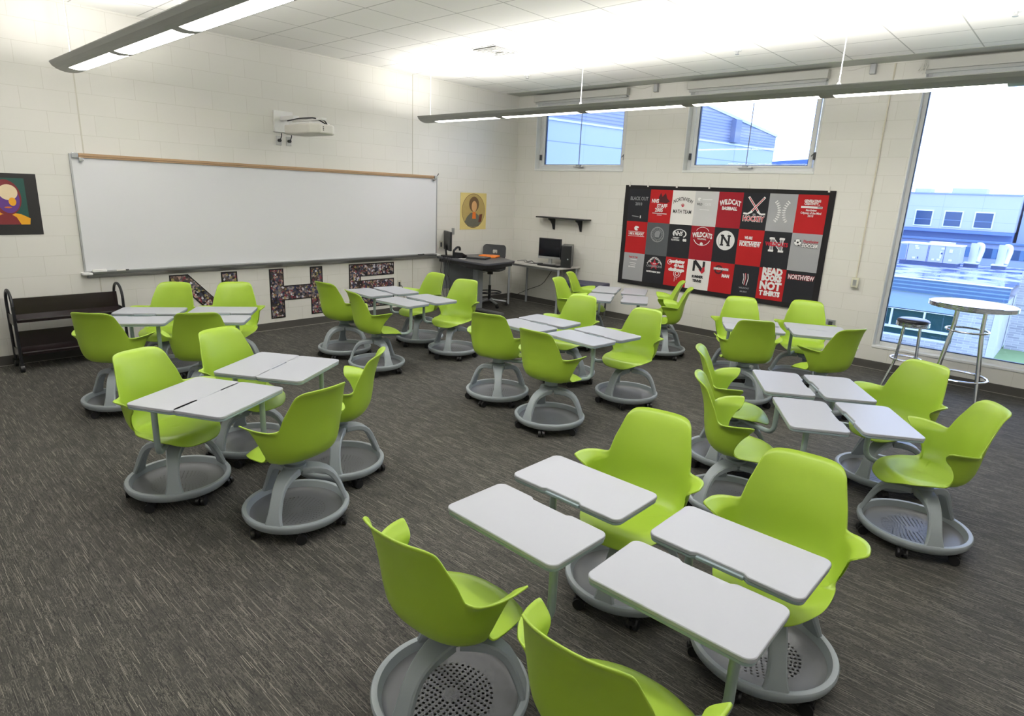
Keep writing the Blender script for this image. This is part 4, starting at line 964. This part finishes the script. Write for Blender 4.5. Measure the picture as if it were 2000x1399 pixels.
# drafting stool
t = thing('drafting_stool', 'dark tall office stool with foot ring behind the tall desk', 'stool', (.345,-.93,0), math.radians(25))
m = MB()
for i in range(5):
    a = i*2*PI/5+.5; m.tube([(.04*math.cos(a),.04*math.sin(a),.11),(.30*math.cos(a),.30*math.sin(a),.075)], [.024,.017], 10)
m.build('star_base', mat('stool_base_grey', (150,152,154), .35, metal=.4), t)
for i in range(5):
    a = i*2*PI/5+.5; x, y = .30*math.cos(a), .30*math.sin(a)
    MB().tube([(x-.02*math.sin(a),y+.02*math.cos(a),.028),(x+.02*math.sin(a),y-.02*math.cos(a),.028)], .0275, 16).cyl((x,y), .01, .05, .08, 8).build('caster', RUB, t)
MB().tube([(0,0,.1),(0,0,.36)], .025, 14).build('column_cover', BLK, t)
MB().tube([(0,0,.36),(0,0,.56)], .014, 12).build('gas_lift', CHR, t)
m = MB(); m.tube([(.20*math.cos(q*PI/16),.20*math.sin(q*PI/16),.24) for q in range(32)], .011, 8, closed=True)
for q in range(3): m.tube([(0,0,.24),(.2*math.cos(q*2.1),.2*math.sin(q*2.1),.24)], .008, 8)
m.build('foot_ring', BLK, t)
MB().cyl((0,0), .05, .55, .62).tube([(0,0,.6),(-.10,-.13,.585)], .006, 8).cyl((-.1,-.13),.012,.575,.592,8).build('tilt_mechanism', BLK, t)
MB().prism(rrect(.46,.44,.10,6), lambda u,v,h: (u,v,h), .62, .66).build('seat', DGR, t, bevel=.015)
m = MB(); vs = []; fs = []; nx, nz = 17, 12; hw_ = .20
def bk(u, v): return (.05*(1-(u/hw_)**2)+.19, 0)
hole = lambda u, v: ((u+.0)/.045)**2+((v-.09)/.055)**2 < 1
o_ = []
pl = rrect(.42,.24,.06,6)
ring_o = [(u, v+.10) for u, v in pl]; N = len(ring_o)
ring_i = [(.045*math.cos(2*PI*i/N+.2), .10+.05*math.sin(2*PI*i/N+.2)) for i in range(N)]
def B3(u, v, d): return (u, -.20+.9*(u*u)+d+v*.12-.0, .86+v)
# back shell faces local +y ... the room corner side is +y
import itertools
vs = []
for lay in (0, .012):
    for kk in range(5):
        f_ = kk/4
        for i in range(N):
            # align closest angles
            ao = math.atan2(ring_o[i][1]-.10, ring_o[i][0]); pi_ = (.045*math.cos(ao), .10+.05*math.sin(ao))
            u = ring_o[i][0]*(1-f_)+pi_[0]*f_; v = ring_o[i][1]*(1-f_)+pi_[1]*f_
            vs.append((u, .20-.9*u*u+lay+v*.10, .82+v))
fs = []
for lay in range(2):
    for kk in range(4):
        for i in range(N):
            j = (i+1) % N; a = lay*5*N+kk*N; fs.append((a+i, a+j, a+N+j, a+N+i))
for i in range(N):
    j = (i+1) % N; fs.append((i, j, 5*N+j, 5*N+i)); fs.append((4*N+i, 4*N+j, 9*N+j, 9*N+i))
bo = MB().add(vs, fs).build('backrest', DGR, t, smooth=40)
MB().tube(bend([(0,.06,.60),(0,.24,.61),(0,.24,.90)], .05), .014, 10).build('back_post', BLK, t)

# computer table
t = thing('computer_table', 'pale grey computer table along the window wall by the corner', 'table', (.98,-.30,0))
MB().box((-.60,-.28,.735),(.60,.28,.765)).build('table_top', mat('table_pale_top', (196,194,190), .4), t, bevel=.004)
MB().box((-.56,-.25,.70),(.56,-.22,.734)).box((-.56,.22,.70),(.56,.25,.734)).build('under_rail', ALU, t)
for sx in (-.55, .55):
    for sy in (-.24, .24): MB().tube([(sx,sy,0),(sx,sy,.735)], .02, 12).build('leg', mat('table_leg_grey', (150,154,158), .4), t)
monitor('black monitor with silver lower bezel on the pale computer table', (1.13,-.30), math.radians(12), .42, .34, .765, lower=ALU)
q = thing('desktop_computer', 'black desktop computer tower standing behind the right monitor', 'computer', (1.47,-.25,.765), math.radians(32))
MB().box((-.085,-.20,0),(.085,.17,.36)).build('case', DGR, q, bevel=.005)
MB().box((-.083,-.208,.005),(.083,-.2005,.355)).build('front_panel', BLK, q, bevel=.004)
MB().tube([(.03,-.209,.14),(.03,-.212,.14)], .012, 14).build('power_button', ALU, q)
q = thing('keyboard', 'black keyboard in front of the computer tower', 'keyboard', (1.30,-.50,.765), math.radians(4))
MB().box((-.21,-.065,0),(.21,.065,.018)).build('case', BLK, q, bevel=.004)
m = MB()
for i in range(14):
    for j in range(5): m.box((-.195+i*.028,-.052+j*.021,.018),(-.172+i*.028,-.035+j*.021,.024))
m.build('keys', mat('key_black', (34,34,36), .5), q)
m = MB()
m.tube(bend([(.50,-.42,.772),(.62,-.30,.79),(.72,-.42,.772),(.80,-.36,.80),(.90,-.44,.772),(.99,-.36,.78),(1.08,-.30,.772)], .05), .006, 7)
m.tube(bend([(.55,-.30,.772),(.70,-.46,.776),(.86,-.50,.772),(1.0,-.46,.775),(1.1,-.30,.772)], .06), .005, 7)
tag(m.build('loose_cable', BLK), 'tangle of dark cables on the pale computer table', 'cables')
m = MB().tube(bend([(1.05,-.04,.72),(.98,-.04,.62),(.80,-.05,.36),(.45,-.06,.22),(.20,-.06,.10),(.10,-.10,.03)], .1), .005, 7)
tag(m.build('hanging_cord', BLK), 'thin dark cord sagging under the computer table to the corner', 'cable')
m = MB().tube(bend([(1.25,-.2,.73),(1.25,-.2,.42),(1.32,-.2,.36),(1.38,-.2,.42),(1.38,-.2,.73)], .05), .006, 7)
tag(m.build('cord_loop', mat('grey_cord',(110,112,116),.5)), 'grey cord hanging in a loop under the computer table', 'cable')

# navy bench
t = thing('navy_bench', 'low bench with navy top behind the far green chairs', 'bench', (2.06,-.50,0), .25)
MB().box((-.33,-.24,.51),(.33,.24,.59)).build('cushion', mat('navy_vinyl', (40,42,72), .5), t, bevel=.015)
for sx in (-.29,.29):
    for sy in (-.2,.2): MB().tube([(sx,sy,0),(sx,sy,.51)], .016, 10).build('leg', CHR, t)

# ------------------------------------------------------------------ bar table and stool
BX, BY = 7.10, -.78
t = thing('bar_table', 'tall round chrome-edged bar table with white top by the tall window', 'table', (BX,BY,0), .5)
MB().cyl((0,0), .372, .995, 1.040, 64).build('table_top', mat('bar_table_white', (232,234,240), .25, var=.004), t, bevel=.003)
m = MB()
for i in range(4): m.lathe([(.373,.992+i*.0125),(.381,.996+i*.0125),(.381,1.000+i*.0125),(.373,1.004+i*.0125)], 72)
m.build('ribbed_rim', CHR, t)
MB().cyl((0,0), .20, .965, .994, 32).build('mount_plate', ALU, t)
for i in range(4):
    a = i*PI/2+.35
    MB().tube(bend([(.165*math.cos(a),.165*math.sin(a),.97),(.17*math.cos(a),.17*math.sin(a),.78),(.30*math.cos(a),.30*math.sin(a),.0)], .12), .0165, 14).build('leg', CHR, t)
for r, z in ((.185,.76),(.262,.27)):
    MB().tube([(r*math.cos(q*PI/32),r*math.sin(q*PI/32),z) for q in range(64)], .0105, 10, closed=True).build('stretcher_ring', CHR, t)
t = thing('bar_stool', 'round chrome bar stool with black vinyl seat by the tall window', 'stool', (6.60,-.66,0), .3)
MB().lathe([(.0001,.790),(.08,.789),(.13,.782),(.152,.770),(.158,.756),(.152,.746),(.0001,.746)], 48).build('seat_pad', mat('black_vinyl', (26,28,40), .28), t, smooth=60)
m = MB()
for i in range(3): m.lathe([(.150,.700+i*.016),(.160,.705+i*.016),(.160,.711+i*.016),(.150,.716+i*.016)], 56)
m.cyl((0,0), .150, .698, .747, 40); m.build('ribbed_rim', CHR, t)
for i in range(4):
    a = i*PI/2+.6
    MB().tube(bend([(.105*math.cos(a),.105*math.sin(a),.70),(.14*math.cos(a),.14*math.sin(a),.28),(.25*math.cos(a),.25*math.sin(a),.0)], .08), .012, 12).build('leg', CHR, t)
MB().tube([(.150*math.cos(q*PI/32),.150*math.sin(q*PI/32),.33) for q in range(64)], .0095, 10, closed=True).build('foot_ring', CHR, t)

# ------------------------------------------------------------------ outside the windows
LAWN = mat('lawn_grass', (134,160,104), .9, var=.12, bscale=3)
struct(MB().box((-80,.6,-6.3), (60,120,-6.0)).build('ground', LAWN, smooth=None))
PANEL = mat('pale_metal_panel', (190,196,210), .5, var=.01)
GLZ = mat('blue_window_glazing', (36,70,104), .12)
WFR = mat('white_metal_frame', (224,230,240), .5)
def stone_mat():
    m, n, l, b = nodes_of('ashlar_stone')
    g = n.new('ShaderNodeNewGeometry'); s = n.new('ShaderNodeSeparateXYZ'); l.new(g.outputs['Position'], s.inputs[0])
    cb = n.new('ShaderNodeCombineXYZ'); l.new(math_node(n, l, 'ADD', s.outputs['X'], s.outputs['Y']), cb.inputs[0]); l.new(s.outputs['Z'], cb.inputs[1])
    br = n.new('ShaderNodeTexBrick'); l.new(cb.outputs[0], br.inputs['Vector']); br.inputs['Scale'].default_value = 1
    br.inputs['Brick Width'].default_value = .6; br.inputs['Row Height'].default_value = .14; br.inputs['Mortar Size'].default_value = .012
    br.inputs['Color1'].default_value = rgb(150,150,154); br.inputs['Color2'].default_value = rgb(186,184,184); br.inputs['Mortar'].default_value = rgb(200,200,202)
    l.new(br.outputs['Color'], b.inputs['Base Color']); b.inputs['Roughness'].default_value = .8; return m
STONE = stone_mat()
# low link building with a wet flat roof
t = thing('low_building', 'low flat-roofed building with glass wall seen through the tall window', 'building', (0,35,-6))
def roof_mat():
    m, n, l, b = nodes_of('wet_membrane_roof')
    g = n.new('ShaderNodeNewGeometry'); no = n.new('ShaderNodeTexNoise'); no.inputs['Scale'].default_value = .5; no.inputs['Detail'].default_value = 5
    l.new(g.outputs['Position'], no.inputs['Vector']); r = n.new('ShaderNodeValToRGB')
    r.color_ramp.elements[0].position = .42; r.color_ramp.elements[0].color = rgb(92,106,140); r.color_ramp.elements[1].position = .58; r.color_ramp.elements[1].color = rgb(160,164,188)
    l.new(no.outputs['Fac'], r.inputs[0]); l.new(r.outputs[0], b.inputs['Base Color'])
    r2 = n.new('ShaderNodeMapRange'); r2.inputs['To Min'].default_value = .08; r2.inputs['To Max'].default_value = .5
    r2.inputs['From Min'].default_value = .4; r2.inputs['From Max'].default_value = .6
    l.new(no.outputs['Fac'], r2.inputs['Value']); l.new(r2.outputs[0], b.inputs['Roughness']); return m
MB().box((-11.5,0,3.85),(4.97,17.8,3.98)).build('roof', roof_mat(), t)
fasc = stripes('striped_fascia', (72,100,138), (112,142,172), 'Z', .22, .3, .35)
MB().box((-11.5,-.12,3.20),(5.0,-.001,3.99)).build('fascia', fasc, t)
MB().box((-11.5,-.16,3.99),(5.04,.2,4.03)).build('roof_edge_trim', WFR, t)
MB().box((-11.5,.1,2.1),(2.9,.4,3.20)).build('wall_panel', mat('blue_grey_panel', (150,172,206), .5, var=.02), t)
MB().box((-11.5,.25,.5),(2.8,.45,2.1)).build('glazing', mat('teal_glazing', (30,66,74), .12), t)
for x in [-.46-1.72*k for k in range(-1, 7)]: MB().box((x-.05,.12,1.0),(x+.05,.25,2.1)).build('mullion', WFR, t)
MB().box((-11.5,.10,2.06),(2.8,.25,2.14)).box((-11.5,.10,.90),(2.8,.25,1.04)).build('window_rail', WFR, t)
MB().box((-11.5,.10,.40),(2.8,.25,.52)).build('window_sill', WFR, t)
MB().box((-11.5,.05,0),(2.85,.5,.42)).build('stone_base', STONE, t)
MB().box((2.86,-.05,0),(4.55,12,3.19)).build('stone_pier', STONE, t)
MB().box((4.56,-.08,0),(4.95,12,3.19)).build('corner_post', mat('pale_corner_stone', (204,204,206), .7), t)
MB().box((5.05,4,0),(16,4.5,4.7)).build('stone_wing', STONE, t)
# rooftop plant
t = thing('rooftop_unit', 'long grey air handling unit on the low roof', 'air handler', (-1.1,46.6,-2.019))
UN = mat('unit_galvanised', (176,180,204), .45, var=.03); UD = mat('unit_dark', (70,84,120), .5)
MB().box((-1.85,0,.28),(1.95,2.2,1.50)).build('casing', UN, t, bevel=.02)
MB().box((-1.9,-.03,1.50),(2.0,2.25,1.58)).build('top_cap', WFR, t)
MB().box((-1.75,.05,0),(1.85,2.1,.28)).build('base_frame', UD, t)
m = MB()
for x in (-1.35,-.05,.02,1.0): m.box((x,-.02,.3),(x+.03,0,1.5))
m.build('panel_seam', UD, t)
MB().box((-1.8,-.03,.34),(-1.42,-.001,1.42)).build('end_louvre', mat('louvre_blue', (120,140,190), .5), t)
m = MB()
for x, z, a, b in ((-.95,.42,.2,.14),(-.85,1.15,.24,.14),(-.9,1.32,.2,.12),(.30,.42,.16,.12),(.62,.42,.2,.14),(.75,.6,.12,.5),(.78,1.25,.2,.12),(1.35,.45,.2,.14),(1.3,1.05,.2,.24)): m.box((x,-.035,z),(x+a,-.001,z+b))
m.build('notice_plate', WFR, t)
MB().box((.8,-.04,.9),(.92,-.03,1.02)).box((-.62,-.03,.45),(-.56,-.03+.02,.6)).build('access_handle', UD, t)
MB().tube([(.25,1,1.55),(.25,1,1.75)], .35, 20).build('exhaust_cowl', WFR, t)
for x, y, l in ((1.32,49.4,'pale vertical vent duct beside the rooftop unit'),(2.98,49.6,'pale vertical vent duct nearest the right edge of the low roof')):
    t = thing('vent_duct', l, 'vent', (x,y,-2.019), group='vent ducts on the low roof')
    MB().box((-.42,-.42,0),(.42,.42,.25)).build('curb', UD, t); MB().box((-.46,-.46,.25),(.46,.46,.33)).build('curb_flange', WFR, t)
    MB().tube([(0,0,.33),(0,0,1.75)], .26, 20).build('duct', mat('duct_galvanised', (196,200,214), .4), t)
    MB().tube(bend([(.1,.3,1.6),(.35,.4,1.65),(.42,.4,1.3),(.30,.2,.4)], .2), .2, 14).build('elbow', WFR, t)
t = thing('rooftop_hatch', 'small pale hooded vent on the roof behind the air handling unit', 'vent', (-1.0,51.2,-2.02))
MB().box((-.7,-.4,0),(.7,.4,1.25)).build('curb', mat('curb_blue', (160,170,200), .6), t); MB().box((-.8,-.6,1.25),(.8,.5,1.6)).build('hood', WFR, t)
# distant building
t = thing('far_building', 'long pale panelled building with square blue windows on the horizon', 'building', (0,60,-6))
FP = stripes('far_panel_lines', (180,184,200), (160,166,188), 'Z', 1.15, .03, .6, 'X', 2.9, .012)
MB().box((-40,0,6.4),(2.55,14,9.45)).build('wall', FP, t)
MB().box((-40,-.1,9.45),(2.65,.3,9.55)).build('parapet_cap', mat('parapet_blue', (150,162,200), .5), t)
MB().box((-40,.4,5.2),(2.5,14,6.4)).build('lower_wall', mat('lower_wall_blue', (104,132,176), .6), t)
MB().box((-40,-.3,6.12),(2.6,.5,6.38)).build('soffit_band', mat('soffit_blue', (96,124,170), .5), t)
for xc in (-8.75,-6.5,-4.22,-1.96,.29):
    f = MB().box((xc-.72,-.06,6.58),(xc+.72,-.001,8.02)).build('window', WFR, t)
    MB().box((xc-.62,-.08,6.68),(xc+.62,-.061,7.92)).build('pane', GLZ, f)
    MB().box((xc-.62,-.10,7.18),(xc+.62,-.081,7.22)).build('glazing_bar', mat('glazing_bar_blue',(110,140,176),.5), f)
MB().box((-5.9,3,9.45),(-4.6,5,9.95)).box((-2.9,3,9.45),(-.3,5,10.05)).build('penthouse', FP, t)
t = thing('horizon_annex', 'darker blue annex at the right end of the far pale building', 'building', (0,58,-6))
MB().box((2.75,3.7,0),(12,10,7.9)).build('wall', mat('annex_blue', (160,174,210), .6), t)
MB().box((2.72,4,7.9),(9,8,9.9)).build('tower', mat('annex_tower', (176,188,220), .6), t)
t = thing('low_annex', 'long low wing with dark glazing below the far pale building', 'building', (0,56,-6))
MB().box((-40,0,0),(9,3.6,5.55)).build('wall', mat('annex_wall_blue', (150,164,206), .6), t)
MB().box((-40,-.05,4.35),(9,-.001,5.15)).build('glazing_band', stripes('dark_glazing_stripes', (44,76,116), (84,120,160), 'X', .9, .35, .2), t)  # dark blue glazing with paler blue upright stripes
MB().box((-40,-.3,5.55),(9,.3,5.7)).build('roof_edge', mat('soffit_blue', (96,124,170), .5), t)
# tall building beside the two high windows
t = thing('gymnasium_building', 'blue-grey panelled building with corrugated top seen through the two high windows', 'building', (-8.8,34.31,-6))
t.rotation_euler = (0,0,math.atan2(.987,.16))
# local x runs along the facade; +x is towards the free corner
prof = lambda z0, z1, top: None
f_ = lambda u, v, h: (u, h, v)
MB().prism([(-34,0),(0,0),(0,11.33),(-34,11.33)], f_, 0, 12).build('panel_wall', stripes('facade_panels', (150,162,190), (104,118,150), 'Z', 1.12, .035, .45, 'Y', 4.3, .010, off=.15), t)
MB().prism([(-34,11.33),(0,11.33),(0,12.12),(-14.57,14.07),(-34,16.6)], f_, -.02, 12).build('corrugated_wall', stripes('corrugated_metal', (122,132,158), (94,106,136), 'Z', .16, .35, .4), t)
MB().prism([(-34,11.27),(0,11.27),(0,11.36),(-34,11.36)], f_, -.08, .0).build('cap_strip', mat('cap_strip_blue', (190,202,228), .4), t)
MB().prism([(-34,16.6),(-14.57,14.07),(0.05,12.12),(0.05,12.27),(-14.57,14.22),(-34,16.75)], f_, -.10, 12).build('parapet_cap', mat('parapet_light', (180,194,226), .5), t)
MB().box((-5.1,-.35,11.4),(-4.5,0,12.7)).build('pilaster', mat('pilaster_grey', (104,116,146), .5), t)
t = thing('link_roof', 'dark blue low roof edge in the lower corner of the middle window', 'roof', (0,50,0))
MB().prism([(-17,5.0),(-11,5.15),(-11,5.85),(-17,5.45)], lambda u,v,h: (u,h,v), 0, 4).box((-17,1,-6),(-11,3.8,5.0)).build('roof_fascia', mat('link_roof_blue', (70,100,148), .5), t)
